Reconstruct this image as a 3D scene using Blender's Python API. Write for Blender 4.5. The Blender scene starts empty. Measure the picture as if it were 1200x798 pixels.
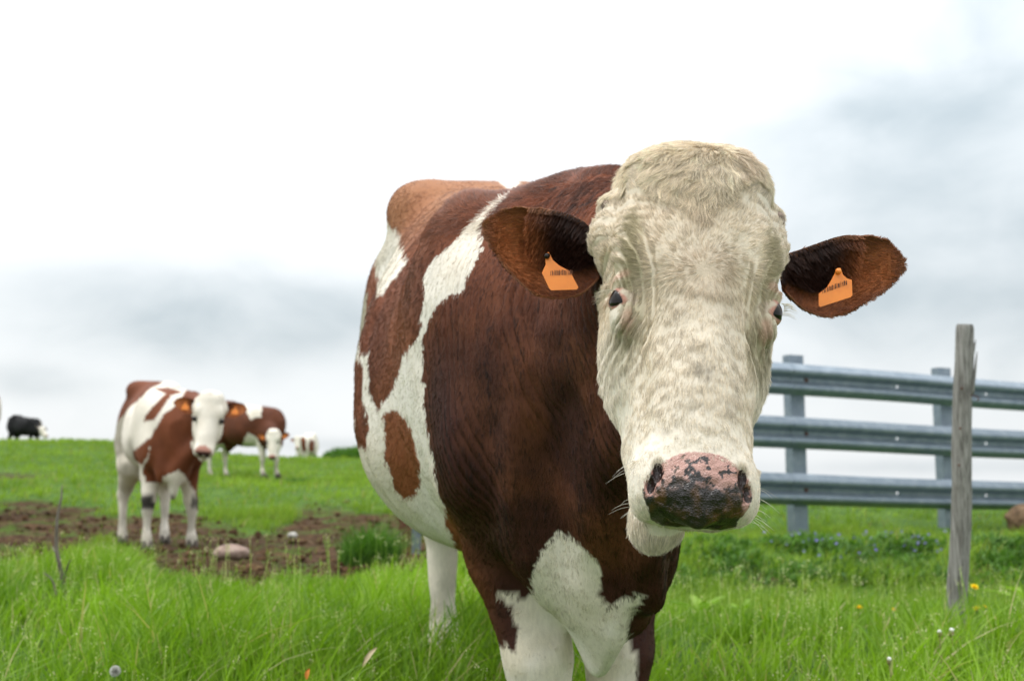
import bpy, bmesh, math, random
import numpy as np
from mathutils import Matrix, Vector
random.seed(7)
RNG = np.random.default_rng(11)
S = bpy.context.scene
COL = S.collection

# ------------------------------------------------------------------ camera
F = 1384.0                      # focal length in photo pixels (1200 wide)
TH = math.radians(7.25)         # camera looks slightly up the hill
CT, ST = math.cos(TH), math.sin(TH)
CAMZ = 1.0
cam = bpy.data.cameras.new('camera'); camo = bpy.data.objects.new('camera', cam); COL.objects.link(camo)
cam.sensor_width = 36; cam.lens = 36 * F / 1200; cam.clip_end = 6000; cam.clip_start = 0.05
camo.location = (0, 0, CAMZ); camo.rotation_euler = (math.pi/2 + TH, 0, 0)
cam.dof.use_dof = True; cam.dof.focus_distance = 1.56; cam.dof.aperture_fstop = 6.3; cam.dof.aperture_blades = 7
S.camera = camo
S.view_settings.view_transform = 'Standard'; S.view_settings.look = 'None'
S.view_settings.gamma = 1.0; S.view_settings.exposure = 0.04
S.cycles.max_bounces = 6; S.cycles.transparent_max_bounces = 8

# ------------------------------------------------------------------ world: hazy overcast sky
SUN_EL, SUN_AZ = math.radians(56), math.radians(-52)    # azimuth measured from +Y towards +X
W = bpy.data.worlds.new('World'); S.world = W; W.use_nodes = True
nt = W.node_tree; nt.nodes.clear()
def N(t, **kw):
    n = nt.nodes.new(t)
    for k, v in kw.items():
        if k.startswith('i_'): n.inputs[k[2:].replace('_', ' ')].default_value = v
        else: setattr(n, k, v)
    return n
L = lambda a, b: nt.links.new(a, b)
def mth(op, a, b=None, c=None, clamp=False):
    n = nt.nodes.new('ShaderNodeMath'); n.operation = op; n.use_clamp = clamp
    for i, v in enumerate((a, b, c)):
        if v is None: continue
        if isinstance(v, (int, float)): n.inputs[i].default_value = v
        else: L(v, n.inputs[i])
    return n.outputs[0]
out = N('ShaderNodeOutputWorld'); bg = N('ShaderNodeBackground'); bg.inputs['Strength'].default_value = 1.0
sky = N('ShaderNodeTexSky', sky_type='NISHITA', sun_disc=False, sun_elevation=SUN_EL, sun_rotation=SUN_AZ, air_density=1.2, dust_density=3.0)
skys = N('ShaderNodeVectorMath', operation='SCALE'); L(sky.outputs[0], skys.inputs[0]); skys.inputs['Scale'].default_value = 0.10
tc = N('ShaderNodeTexCoord'); sep = N('ShaderNodeSeparateXYZ'); L(tc.outputs['Generated'], sep.inputs[0])
# cloud field: broad soft noise, squeezed towards the horizon
mp = N('ShaderNodeMapping'); mp.inputs['Scale'].default_value = (1.0, 1.0, 1.7); mp.inputs['Location'].default_value = (1.35, 0.7, 0.9)
L(tc.outputs['Generated'], mp.inputs['Vector'])
n1 = N('ShaderNodeTexNoise'); n1.inputs['Scale'].default_value = 3.2; n1.inputs['Detail'].default_value = 7; n1.inputs['Roughness'].default_value = 0.5; n1.inputs['Distortion'].default_value = 0.25
L(mp.outputs[0], n1.inputs['Vector'])
n2 = N('ShaderNodeTexNoise'); n2.inputs['Scale'].default_value = 9; n2.inputs['Detail'].default_value = 6; n2.inputs['Distortion'].default_value = 0.3
L(mp.outputs[0], n2.inputs['Vector'])
def pxdir(px, py):
    v = np.array([(px-600)/F, 1.0, (399-py)/F]); v /= np.linalg.norm(v)
    return np.array([v[0], v[1]*CT - v[2]*ST, v[1]*ST + v[2]*CT])
def cloud(px, py, rx, rz, amp):
    """a grey cloud bank at a place in the sky; rx, rz are its angular half sizes"""
    c = pxdir(px, py)
    dx = mth('DIVIDE', mth('SUBTRACT', sep.outputs[0], float(c[0])), rx)
    dz = mth('DIVIDE', mth('SUBTRACT', sep.outputs[2], float(c[2])), rz)
    dy = mth('MULTIPLY', mth('SUBTRACT', sep.outputs[1], float(c[1])), 1.2)
    wob = mth('MULTIPLY', mth('SUBTRACT', n2.outputs[0], 0.5), 3.0)
    r2 = mth('ADD', mth('ADD', mth('MULTIPLY', dx, dx), mth('MULTIPLY', dz, dz)), mth('MULTIPLY', dy, dy))
    g = mth('POWER', 2.718, mth('MULTIPLY', mth('ADD', r2, wob), -1.0))
    return mth('MULTIPLY', mth('MINIMUM', g, 1.8), amp)
blobs = [(290, 385, .16, .032, .95), (230, 345, .13, .024, .35), (45, 446, .05, .013, .6), (170, 300, .16, .035, .10), (1130, 290, .16, .10, .85), (1190, 60, .14, .13, .80),
         (1040, 340, .10, .018, .45), (1000, 150, .10, .05, .30), (620, 60, .16, .05, .06), (1060, 548, .2, .006, .30), (420, 522, .06, .006, .35)]
dark = None
for b in blobs:
    o = cloud(*b); dark = o if dark is None else mth('ADD', dark, o)
gen = N('ShaderNodeMapRange'); gen.inputs['From Min'].default_value = 0.56; gen.inputs['From Max'].default_value = 0.80; gen.inputs['To Max'].default_value = 0.30
L(n1.outputs[0], gen.inputs['Value'])
dark = mth('SUBTRACT', 1.0, mth('POWER', 2.718, mth('MULTIPLY', mth('ADD', dark, gen.outputs[0]), -.95)))
cr = N('ShaderNodeMix', data_type='RGBA'); cr.inputs['A'].default_value = (0.80, 0.825, 0.84, 1); cr.inputs['B'].default_value = (0.35, 0.42, 0.46, 1)
L(dark, cr.inputs['Factor'])
# overcast skies are brighter towards the zenith
zen = mth('ADD', mth('MULTIPLY', mth('POWER', mth('MAXIMUM', sep.outputs[2], 0.0), 1.5), 2.3), 1.22)
cs = N('ShaderNodeVectorMath', operation='SCALE'); L(cr.outputs['Result'], cs.inputs[0]); L(zen, cs.inputs['Scale'])
mx = N('ShaderNodeMix', data_type='RGBA'); mx.inputs['Factor'].default_value = 0.9
L(skys.outputs[0], mx.inputs['A']); L(cs.outputs[0], mx.inputs['B'])
L(mx.outputs['Result'], bg.inputs['Color']); L(bg.outputs[0], out.inputs[0])

sun = bpy.data.lights.new('sun', 'SUN'); suno = bpy.data.objects.new('sun', sun); COL.objects.link(suno)
sun.energy = 1.5; sun.angle = math.radians(10); sun.color = (1.0, 0.965, 0.91)
sd = Vector((math.sin(SUN_AZ)*math.cos(SUN_EL), math.cos(SUN_AZ)*math.cos(SUN_EL)*-0.35, math.sin(SUN_EL)))
suno.rotation_euler = sd.to_track_quat('Z', 'Y').to_euler()

# ------------------------------------------------------------------ coordinates
def lv2w(P):
    """layout frame (camera level, 1 m above its ground plane) -> world"""
    P = np.asarray(P, float); x, y, z = P[..., 0], P[..., 1], P[..., 2]-1.0
    return np.stack([x, y*CT - z*ST, CAMZ + y*ST + z*CT], -1)
LV = Matrix(((1, 0, 0, 0), (0, CT, -ST, ST), (0, ST, CT, CAMZ-CT), (0, 0, 0, 1)))
def at(px, py, d):
    px, py, d = np.broadcast_arrays(np.asarray(px, float), py, d)
    return lv2w(np.stack([(px-600)/F*d, d, 1.0-(py-399)/F*d], -1))
def topx(P):
    P = np.asarray(P, float); x, y, z = P[..., 0], P[..., 1], P[..., 2]-CAMZ
    d = y*CT + z*ST; u = -y*ST + z*CT
    d = np.maximum(d, 1e-3)
    return 600 + F*x/d, 399 - F*u/d, d

# ------------------------------------------------------------------ numpy helpers
def _h(ix, iy, iz, seed):
    n = (ix.astype(np.int64)*73856093) ^ (iy.astype(np.int64)*19349663) ^ (iz.astype(np.int64)*83492791) ^ (seed*2654435761)
    n = (n ^ (n >> 13)) * 1274126177 & 0x7fffffff
    n = (n ^ (n >> 16)) * 668265263 & 0x7fffffff
    return (n & 0xffff)/65535.0
def vnoise(P, f=1.0, seed=0):
    Q = np.asarray(P)*f + 137.3; i = np.floor(Q).astype(np.int64); w = Q-i; w = w*w*(3-2*w)
    r = 0
    for a in (0, 1):
        for b in (0, 1):
            for c in (0, 1):
                k = (w[:, 0] if a else 1-w[:, 0])*(w[:, 1] if b else 1-w[:, 1])*(w[:, 2] if c else 1-w[:, 2])
                r = r + k*_h(i[:, 0]+a, i[:, 1]+b, i[:, 2]+c, seed)
    return r
def fbm(P, f=1.0, o=4, seed=0):
    r, a, t = 0, 1.0, 0
    for k in range(o):
        r = r + a*vnoise(P, f, seed+k*17); t += a; a *= .5; f *= 2.03
    return r/t
def sm(a, b, x):
    t = np.clip((x-a)/(b-a), 0, 1); return t*t*(3-2*t)
def curve(xs, ys, n=160):
    """monotone cubic table"""
    xs, ys = np.array(xs, float), np.array(ys, float)
    h = np.diff(xs); d = np.diff(ys)/h; m = np.zeros_like(ys)
    m[1:-1] = np.where(d[:-1]*d[1:] > 0, 2*d[:-1]*d[1:]/(d[:-1]+d[1:]+1e-12), 0); m[0], m[-1] = d[0], d[-1]
    X = np.linspace(xs[0], xs[-1], n); k = np.clip(np.searchsorted(xs, X, 'right')-1, 0, len(h)-1)
    t = (X-xs[k])/h[k]
    Y = (2*t**3-3*t**2+1)*ys[k] + (t**3-2*t**2+t)*h[k]*m[k] + (-2*t**3+3*t**2)*ys[k+1] + (t**3-t**2)*h[k]*m[k+1]
    return lambda q: np.interp(q, X, Y)
def inpoly(x, y, poly):
    poly = np.array(poly, float); r = np.zeros(x.shape, bool)
    for (x0, y0), (x1, y1) in zip(poly, np.roll(poly, -1, 0)):
        c = (y0 > y) != (y1 > y)
        r ^= c & (x < (x1-x0)*(y-y0)/((y1-y0) if y1 != y0 else 1e-9) + x0)
    return r
def polydist(x, y, poly):
    """signed distance, negative inside"""
    poly = np.array(poly, float); d = np.full(x.shape, 1e9)
    for (x0, y0), (x1, y1) in zip(poly, np.roll(poly, -1, 0)):
        ex, ey = x1-x0, y1-y0; t = np.clip(((x-x0)*ex+(y-y0)*ey)/(ex*ex+ey*ey+1e-9), 0, 1)
        d = np.minimum(d, np.hypot(x-x0-t*ex, y-y0-t*ey))
    return np.where(inpoly(x, y, poly), -d, d)

# ------------------------------------------------------------------ scene helpers
def link(name, data, parent=None):
    o = bpy.data.objects.new(name, data); COL.objects.link(o)
    if parent is not None: o.parent = parent
    return o
def tag(o, label=None, cat=None, group=None, kind=None):
    for k, v in (('label', label), ('category', cat), ('group', group), ('kind', kind)):
        if v: o[k] = v
    return o
def mesh(name, V, Fc, mat=None, parent=None, smooth=True, attrs=None):
    """Fc: (n,3) or (n,4) array, or a list of such arrays, or a list of tuples"""
    me = bpy.data.meshes.new(name); V = np.asarray(V, np.float32)
    if isinstance(Fc, np.ndarray): Fc = [Fc]
    if isinstance(Fc, list) and len(Fc) and isinstance(Fc[0], np.ndarray):
        loops = np.concatenate([f.ravel() for f in Fc]).astype(np.int32)
        tot = np.concatenate([np.full(len(f), f.shape[1]) for f in Fc]).astype(np.int32)
        st = np.concatenate([[0], np.cumsum(tot)[:-1]]).astype(np.int32)
        me.vertices.add(len(V)); me.vertices.foreach_set('co', V.ravel())
        me.loops.add(len(loops)); me.loops.foreach_set('vertex_index', loops)
        me.polygons.add(len(tot)); me.polygons.foreach_set('loop_start', st); me.polygons.foreach_set('loop_total', tot)
        me.update(calc_edges=True)
    else:
        me.from_pydata(V.tolist(), [], [tuple(f) for f in Fc]); me.update()
    me.polygons.foreach_set('use_smooth', np.full(len(me.polygons), smooth))
    for k, a in (attrs or {}).items():
        a = np.asarray(a, np.float32)
        if a.ndim == 1: t = me.attributes.new(k, 'FLOAT', 'POINT'); t.data.foreach_set('value', a)
        else:
            if a.shape[1] == 3: a = np.concatenate([a, np.ones((len(a), 1), np.float32)], 1)
            t = me.color_attributes.new(k, 'FLOAT_COLOR', 'POINT'); t.data.foreach_set('color', a.ravel())
    if mat is not None: me.materials.append(mat)
    return link(name, me, parent)
def bmobj(name, bm, mat, parent=None, smooth=False):
    me = bpy.data.meshes.new(name); bm.normal_update(); bm.to_mesh(me); bm.free()
    me.polygons.foreach_set('use_smooth', np.full(len(me.polygons), smooth)); me.materials.append(mat)
    return link(name, me, parent)

class Mat:
    """small node-material builder"""
    def __init__(s, name, rough=.6, spec=.3):
        s.m = bpy.data.materials.new(name); s.m.use_nodes = True; s.t = s.m.node_tree
        s.b = s.t.nodes['Principled BSDF']; s.b.inputs['Roughness'].default_value = rough; s.b.inputs['Specular IOR Level'].default_value = spec
        s.o = s.t.nodes['Material Output']
    def n(s, t, **kw):
        n = s.t.nodes.new(t)
        for k, v in kw.items(): setattr(n, k, v)
        return n
    def l(s, a, b): s.t.links.new(a, b)
    def col(s, c): s.b.inputs['Base Color'].default_value = (*c, 1)
    def attr(s, name, out='Color'):
        a = s.n('ShaderNodeAttribute'); a.attribute_name = name; return a.outputs[out]
    def noise(s, scale, detail=5, rough=.55, obj=True, stretch=None, dist=0):
        t = s.n('ShaderNodeTexCoord'); n = s.n('ShaderNodeTexNoise')
        n.inputs['Scale'].default_value = scale; n.inputs['Detail'].default_value = detail; n.inputs['Roughness'].default_value = rough; n.inputs['Distortion'].default_value = dist
        src = t.outputs['Object']
        if stretch:
            m = s.n('ShaderNodeMapping'); m.inputs['Scale'].default_value = stretch; s.l(src, m.inputs['Vector']); src = m.outputs[0]
        s.l(src, n.inputs['Vector']); return n.outputs['Fac']
    def ramp(s, fac, stops):
        r = s.n('ShaderNodeValToRGB'); e = r.color_ramp.elements
        while len(e) > 1: e.remove(e[-1])
        e[0].position = stops[0][0]; e[0].color = (*stops[0][1], 1)
        for p, c in stops[1:]:
            k = e.new(p); k.color = (*c, 1)
        s.l(fac, r.inputs[0]); return r.outputs[0]
    def mix(s, f, a, b, blend='MIX'):
        m = s.n('ShaderNodeMix', data_type='RGBA', blend_type=blend)
        for k, v in (('Factor', f), ('A', a), ('B', b)):
            if hasattr(v, 'node'): s.l(v, m.inputs[k])
            elif isinstance(v, (int, float)): m.inputs[k].default_value = v
            else: m.inputs[k].default_value = (*v, 1)
        return m.outputs['Result']
    def bump(s, h, strength=.5, dist=.005):
        b = s.n('ShaderNodeBump'); b.inputs['Strength'].default_value = strength; b.inputs['Distance'].default_value = dist
        s.l(h, b.inputs['Height']); s.l(b.outputs[0], s.b.inputs['Normal'])
    def base(s, c): s.l(c, s.b.inputs['Base Color'])

# ------------------------------------------------------------------ terrain
_LP = [(0, 0), (2, 0), (4, 0), (5, -.05), (6, -.18), (7, -.31), (8, -.44), (9, -.57), (10, -.65), (12, -.79), (15, -.91), (20, -1.15), (28, -1.42), (33, -1.9), (42, -3.0), (70, -13)]
_RP = [(0, 0), (2, 0), (4, 0), (5, -.15), (6, -.40), (7, -.55), (7.4, -.53), (7.75, -.455), (8.2, -.45), (9.5, -.68), (11.6, -.98), (13, -.99), (15, -1.09), (17, -1.4), (20, -2.2), (40, -9), (70, -20)]
def _prof(T):
    w = lv2w([[0, d, z] for d, z in T])
    return curve(np.r_[-30, -3, w[:, 1], 160, 4000], np.r_[-3.2, -.3, w[:, 2], -14, -60], 6000)
_PL, _PR = _prof(_LP), _prof(_RP)
def ground_z(x, y, rough=True):
    x = np.asarray(x, float); y = np.asarray(y, float)
    k = sm(-.02, .14, (x-.15)/np.maximum(y, 1.0))
    e = sm(30, 70, np.abs(x)+y*.2)          # far sideways the hill rolls away
    z = _PL(y+np.clip(-x-2, 0, 30)*.02)*(1-k) + _PR(y)*k
    z = z - .42*sm(14, 27, y)*sm(-10.5, -5, x*28/np.maximum(y, 1))*(1-k)
    z = z - e*sm(30, 200, np.abs(x))*6
    if rough and x.size:
        P = np.stack([x, y, x*0], -1).reshape(-1, 3)
        n = (fbm(P, .35, 3, 5)-.5)*.10*sm(4.5, 9, y).ravel() + (fbm(P, 1.7, 3, 9)-.5)*.05 if x.size else 0
        z = z + np.reshape(n, x.shape)
    return z
MUD = [(-200, 592), (46, 588), (88, 595), (137, 602), (197, 604), (246, 609), (298, 621), (337, 618), (360, 595), (420, 597), (470, 604), (560, 620), (560, 660), (470, 668), (404, 674), (351, 684), (298, 697), (246, 686), (197, 676), (165, 652), (120, 640), (70, 652), (-200, 656)]
MUD2 = [(-200, 540), (0, 545), (60, 548), (120, 556), (60, 566), (0, 570), (-200, 575)]
MUD3 = [(840, 660), (880, 668), (960, 664), (1010, 650), (1060, 662), (1130, 664), (1200, 652), (1300, 652), (1300, 668), (1200, 672), (1130, 680), (1010, 684), (880, 690), (840, 684)]
MUD4 = [(500, 560), (900, 600), (900, 612), (500, 640)]
def mud_at(x, y, z=None):
    """1 = bare soil, 0 = turf"""
    if z is None: z = ground_z(x, y)
    P = np.stack([x, y, x*0], -1)
    px, py, d = topx(np.stack([x, y, z], -1))
    n = (fbm(P, 1.3, 4, 31)-.5)*36 + (fbm(P, 6, 2, 33)-.5)*16
    m = np.zeros(x.shape)
    for poly, soft, bias, k in ((MUD, 6, 0, 1.0), (MUD2, 5, 9, .8), (MUD3, 4, 5, .9)):
        dd = polydist(px, py, poly) + n*k + bias
        m = np.maximum(m, 1-sm(-soft, soft, dd))
    return m*sm(4.2, 5, y)
def build_ground():
    # polar-like grid: fine near, coarse far
    ys = np.r_[np.arange(-3, 2, .25), np.arange(2, 14, .045), np.arange(14, 34, .16), np.geomspace(34, 4000, 60)]
    base = np.linspace(-1, 1, 361); base = np.sign(base)*np.abs(base)**1.25
    X = base[None, :]*(6+ys.clip(0)[:, None]*.75 + np.maximum(ys-60, 0)[:, None]*2); Y = np.repeat(ys[:, None], 361, 1)
    Z = ground_z(X, Y); x, y, z = X.ravel(), Y.ravel(), Z.ravel()
    m = mud_at(x, y, z)
    P = np.stack([x, y, x*0], -1)
    near = 1-sm(16, 26, y)
    z = z + m*near*((fbm(P, 5, 4, 41)-.5)*.13 + (fbm(P, 17, 3, 47)-.5)*.05 - .02)
    ny, nx = X.shape; i = np.arange(ny*nx).reshape(ny, nx)
    q = np.stack([i[:-1, :-1].ravel(), i[:-1, 1:].ravel(), i[1:, 1:].ravel(), i[1:, :-1].ravel()], 1)
    M = Mat('ground_soil_turf', .9, .15)
    soil = M.ramp(M.noise(14, 8, .7), [(.30, (.022, .012, .006)), (.5, (.062, .033, .015)), (.72, (.14, .085, .042))])
    turf = M.ramp(M.noise(5, 8, .7), [(.32, (.030, .060, .010)), (.5, (.060, .130, .015)), (.7, (.12, .19, .03))])
    soil = M.mix(M.ramp(M.noise(2.6, 6, .7), [(.5, (0, 0, 0)), (.62, (.7,)*3)]), soil, turf)
    c = M.mix(M.attr('mud', 'Fac'), turf, soil); M.base(c); M.bump(M.noise(40, 8, .7), .9, .02)
    o = mesh('ground', np.stack([x, y, z], -1), q, M.m, attrs={'mud': m}); tag(o, kind='structure'); return o
build_ground()

# ------------------------------------------------------------------ signed distance modelling
def roundcone(a, b, ra, rb, flat=None):
    a, b = np.array(a, float), np.array(b, float); ab = b-a; l2 = ab@ab
    def f(P):
        pa = P-a; h = np.clip(pa@ab/l2, 0, 1); q = pa-h[:, None]*ab
        if flat is not None: q = q*np.array(flat)
        return np.sqrt((q*q).sum(1)) - (ra+(rb-ra)*h)
    f.c = (a+b)/2; f.r = math.sqrt(l2)/2+max(ra, rb)*(1.0 if flat is None else 1.0/min(flat)); return f
def ellip(c, r, R=None):
    c, r = np.array(c, float), np.array(r, float)
    def f(P):
        q = P-c
        if R is not None: q = q@R          # columns of R are the ellipsoid's axes
        k0 = np.sqrt(((q/r)**2).sum(1)); k1 = np.sqrt(((q/(r*r))**2).sum(1))
        return k0*(k0-1)/np.maximum(k1, 1e-6)
    f.c = c; f.r = r.max(); return f
def loft(O, ax, xs, half, lo, hi, n=2.3, off=None, taper=0.0):
    """sections across ax[0] (lateral) and ax[2] (up) along ax[1]"""
    O = np.array(O, float); ax = np.array(ax, float)
    H, Lo, Hi = curve(xs, half), curve(xs, lo), curve(xs, hi); Of = curve(xs, off) if off is not None else (lambda q: 0)
    NN = n if callable(n) else (lambda q: n); x0, x1 = xs[0], xs[-1]
    def f(P):
        q = (P-O)@ax.T; s = np.clip(q[:, 1], x0, x1); ds = q[:, 1]-s
        a = H(s); lo_, hi_ = Lo(s), Hi(s); c = (lo_+hi_)/2; b = (hi_-lo_)/2; e = NN(s)
        v = (q[:, 2]-c)/b; aa = a*(1-(taper(s) if callable(taper) else taper)*np.clip(v, -1, 1))
        u = np.abs(q[:, 0]-Of(s))/aa; v = np.abs(v)
        r = (u**e+v**e+1e-12)**(1/e)
        d = (r-1)*np.minimum(a, b)
        return np.where(np.abs(ds) > 1e-9, np.sqrt(np.maximum(d, 0)**2+ds*ds), d)
    m = (x0+x1)/2; f.c = O+ax[1]*m+ax[2]*np.mean([np.mean(lo), np.mean(hi)])
    f.r = math.hypot((x1-x0)/2, max(max(half), (max(hi)-min(lo))))*1.05; return f
class Sdf:
    def __init__(s): s.p = []
    def add(s, f, k=.03, mode='u'): s.p.append((f, k, mode)); return s
    def __call__(s, P):
        P = np.asarray(P, float); r = np.full(len(P), .35)
        for f, k, mode in s.p:
            sel = np.flatnonzero(((P-f.c)**2).sum(1) < (f.r+k+.06)**2)
            if not len(sel): continue
            d = f(P[sel]); c = r[sel]
            if mode == 'u':
                h = np.maximum(k-np.abs(c-d), 0)/k; r[sel] = np.minimum(c, d)-h*h*k/4
            elif mode == 's':
                d = -d; h = np.maximum(k-np.abs(c-d), 0)/k; r[sel] = np.maximum(c, d)+h*h*k/4
        return r
    def grad(s, P, e=.0015):
        g = 0
        for k in ((1, -1, -1), (-1, -1, 1), (-1, 1, -1), (1, 1, 1)):
            k = np.array(k, float); g = g + k*s(P+k*e)[:, None]
        return g/(4*e)
def surface_nets(f, lo, hi, h):
    lo, hi = np.array(lo, float), np.array(hi, float); n = np.ceil((hi-lo)/h).astype(int)+1
    ax = [lo[i]+h*np.arange(n[i]) for i in range(3)]
    V = np.empty(n, np.float32)
    for i in range(0, n[0], 12):          # slabs keep memory low
        g = np.stack(np.meshgrid(ax[0][i:i+12], ax[1], ax[2], indexing='ij'), -1)
        V[i:i+12] = f(g.reshape(-1, 3)).reshape(g.shape[:3])
    ins = V < 0
    c = np.zeros(n-1, np.int8)
    for a in (0, 1):
        for b in (0, 1):
            for d in (0, 1): c += ins[a:n[0]-1+a, b:n[1]-1+b, d:n[2]-1+d]
    act = (c > 0) & (c < 8); idx = -np.ones(n-1, np.int64); cells = np.argwhere(act); idx[act] = np.arange(len(cells))
    acc = np.zeros((len(cells), 3)); cnt = np.zeros(len(cells))
    corners = [np.array((a, b, d)) for a in (0, 1) for b in (0, 1) for d in (0, 1)]
    for A in corners:
        for k in range(3):
            if A[k]: continue
            B = A.copy(); B[k] = 1
            va = V[tuple((cells+A).T)]; vb = V[tuple((cells+B).T)]; s = (va < 0) != (vb < 0)
            t = np.where(s, va/(va-vb+1e-20), 0); p = A+(B-A)*t[:, None]
            acc[s] += p[s]; cnt[s] += 1
    verts = lo+h*(cells+acc/cnt[:, None]); quads = []
    for k in range(3):
        i, j = (k+1) % 3, (k+2) % 3
        a = [slice(None)]*3; b = [slice(None)]*3; a[k] = slice(0, -1); b[k] = slice(1, None)
        e = np.argwhere(ins[tuple(a)] != ins[tuple(b)])
        e = e[(e[:, i] > 0) & (e[:, j] > 0) & (e[:, i] < n[i]-1) & (e[:, j] < n[j]-1)]
        fl = ins[tuple(e.T)]
        q = []
        for di, dj in ((0, 0), (-1, 0), (-1, -1), (0, -1)):
            ee = e.copy(); ee[:, i] += di; ee[:, j] += dj; q.append(idx[tuple(ee.T)])
        q = np.stack(q, 1); q[~fl] = q[~fl][:, ::-1]; quads.append(q)
    return verts, np.concatenate(quads)
def project(f, V, it=3, lim=.01):
    for _ in range(it):
        d = f(V); g = f.grad(V); g2 = (g*g).sum(1)
        V = V - np.clip(d/np.maximum(g2, .05), -lim, lim)[:, None]*g
    return V
def subdivide(V, Q, sel, hint=None):
    """split the selected quads into four; neighbours keep hanging edges as n-gons are avoided by splitting all touching faces only once"""
    me = bmesh.new(); me.verts.ensure_lookup_table()
    vs = [me.verts.new(v) for v in V]
    for q in Q: 
        try: me.faces.new([vs[i] for i in q])
        except ValueError: pass
    me.faces.ensure_lookup_table()
    cen = np.array([f.calc_center_median() for f in me.faces])
    s = sel(cen); ed = {e for f, k in zip(me.faces, s) if k for e in f.edges}
    bmesh.ops.subdivide_edges(me, edges=list(ed), cuts=1, use_grid_fill=True)
    bmesh.ops.triangulate(me, faces=[f for f in me.faces if len(f.verts) > 4])
    me.verts.index_update()
    V = np.array([v.co[:] for v in me.verts]); T = [[v.index for v in f.verts] for f in me.faces]; me.free()
    q4 = np.array([t for t in T if len(t) == 4]).reshape(-1, 4); q3 = np.array([t for t in T if len(t) == 3]).reshape(-1, 3)
    return V, [q4, q3]
def vnormals(V, Fs):
    N_ = np.zeros_like(V)
    for f in Fs:
        if not len(f): continue
        n = np.cross(V[f[:, 1]]-V[f[:, 0]], V[f[:, -1]]-V[f[:, 0]])
        for k in range(f.shape[1]): np.add.at(N_, f[:, k], n)
    return N_/np.maximum(np.linalg.norm(N_, axis=1, keepdims=True), 1e-12)
def unit(v): v = np.array(v, float); return v/np.linalg.norm(v, axis=-1, keepdims=True)

# ------------------------------------------------------------------ the cows
class Head:
    """head frame: u towards the cow's left, v down the face from the poll, w out of the face; S scales it"""
    def __init__(s, O, v, w_hint, scale=1.0, jaw=0.0):
        s.O = np.array(O, float); s.v = unit(v); w = np.array(w_hint, float); w -= (w@s.v)*s.v; s.w = unit(w); s.u = unit(np.cross(s.w, s.v))
        s.k = scale; s.jaw = jaw; s.R = np.stack([s.u, s.v, s.w])          # rows
    def loc(s, P): return (np.asarray(P)-s.O)@s.R.T/s.k
    def out(s, q): return s.O+(np.asarray(q, float)*s.k)@s.R
HV = [-.005, .010, .028, .06, .10, .155, .21, .26, .31, .36, .41, .46, .495, .517, .535, .547]
HA = [.046, .076, .093, .102, .107, .110, .111, .108, .100, .088, .078, .074, .071, .069, .060, .036]
HW = [-.010, .014, .034, .070, .077, .080, .079, .074, .069, .066, .063, .061, .062, .058, .043, .015]
HB = [-.04, -.07, -.10, -.125, -.15, -.17, -.185, -.19, -.185, -.165, -.13, -.095, -.065, -.045, -.03, -.015]
def head_prims(D, H, fine=True):
    k = H.k; ax = [H.u, H.v, H.w]; R = np.stack([H.u, H.v, H.w], 1)
    nexp = curve([0, .1, .3, .45, .57], [2.2, 2.5, 2.2, 2.5, 3.4])
    D.add(loft(H.O, ax, [x*k for x in HV], [x*k for x in HA], [x*k for x in HB], [x*k for x in HW], n=lambda q: nexp(q/k), taper=.10), .05*k)
    E = lambda c, r, kk=.03, m='u': D.add(ellip(H.out(c), np.array(r)*k, R), kk*k, m)
    for s in (-1, 1):
        E((s*.080, .185, .030), (.030, .045, .030), .035)          # brow
        E((s*.076, .300, -.085), (.030, .075, .070), .04)          # cheek muscle
        E((s*.046, .40, .012), (.016, .10, .030), .03)             # facial crest
        E((s*.050, .500, .026), (.026, .042, .038), .022)          # upper lip fold
        E((s*.100, .088, -.035), (.022, .024, .024), .02)          # base of the dehorned bud
        E((s*.098, .13, -.055), (.040, .040, .045), .03)          # ear root
    E((0, .085, .030), (.075, .050, .045), .04)                      # poll tuft mound
    E((0, .44, .050), (.036, .12, .022), .04)                       # nasal bridge
    E((0, .511, .046), (.054, .034, .027), .02)                     # nose pad
    if fine:
        for s in (-1, 1):
            E((s*.088, .254, .006), (.018, .028, .026), .02)
            E((s*.096, .233, .010), (.015, .010, .028), .012)      # upper lid fold
            E((s*.089, .280, .008), (.016, .020, .024), .02)       # socket mound
            E((s*.082, .300, .050), (.008, .035, .008), .02, 's')   # hollow before the eye
            E((s*.074, .395, .034), (.010, .070, .014), .018, 's')    # crease along the cheek
            E((s*.051, .500, .076), (.0075, .017, .019), .006, 's')  # nostril
            E((s*.058, .517, .068), (.006, .013, .016), .005, 's')
    # lower jaw and chin
    E((H.jaw*1.05-.004, .524, -.070), (.031, .034, .032), .02)
    E((H.jaw*.6, .43, -.085), (.038, .09, .042), .05)
    if fine: E((H.jaw*.5, .556, -.026), (.085, .030, .010), .008, 's')   # mouth
def leg_prims(D, J, Rr, k=.035):
    for (a, b, ra, rb) in zip(J[:-1], J[1:], Rr[:-1], Rr[1:]): D.add(roundcone(a, b, ra, rb), k)
TS = [-.93, -.86, -.75, -.62, -.50, -.30, -.10, .10, .30, .45, .60, .72, .84, .92]
TA = [.08, .18, .245, .275, .285, .31, .355, .372, .34, .30, .265, .235, .17, .08]
TT = [1.22, 1.34, 1.41, 1.44, 1.449, 1.410, 1.365, 1.335, 1.305, 1.295, 1.285, 1.26, 1.16, 1.02]
TB = [1.0, .84, .76, .70, .66, .59, .53, .51, .52, .52, .50, .50, .56, .72]
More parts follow.
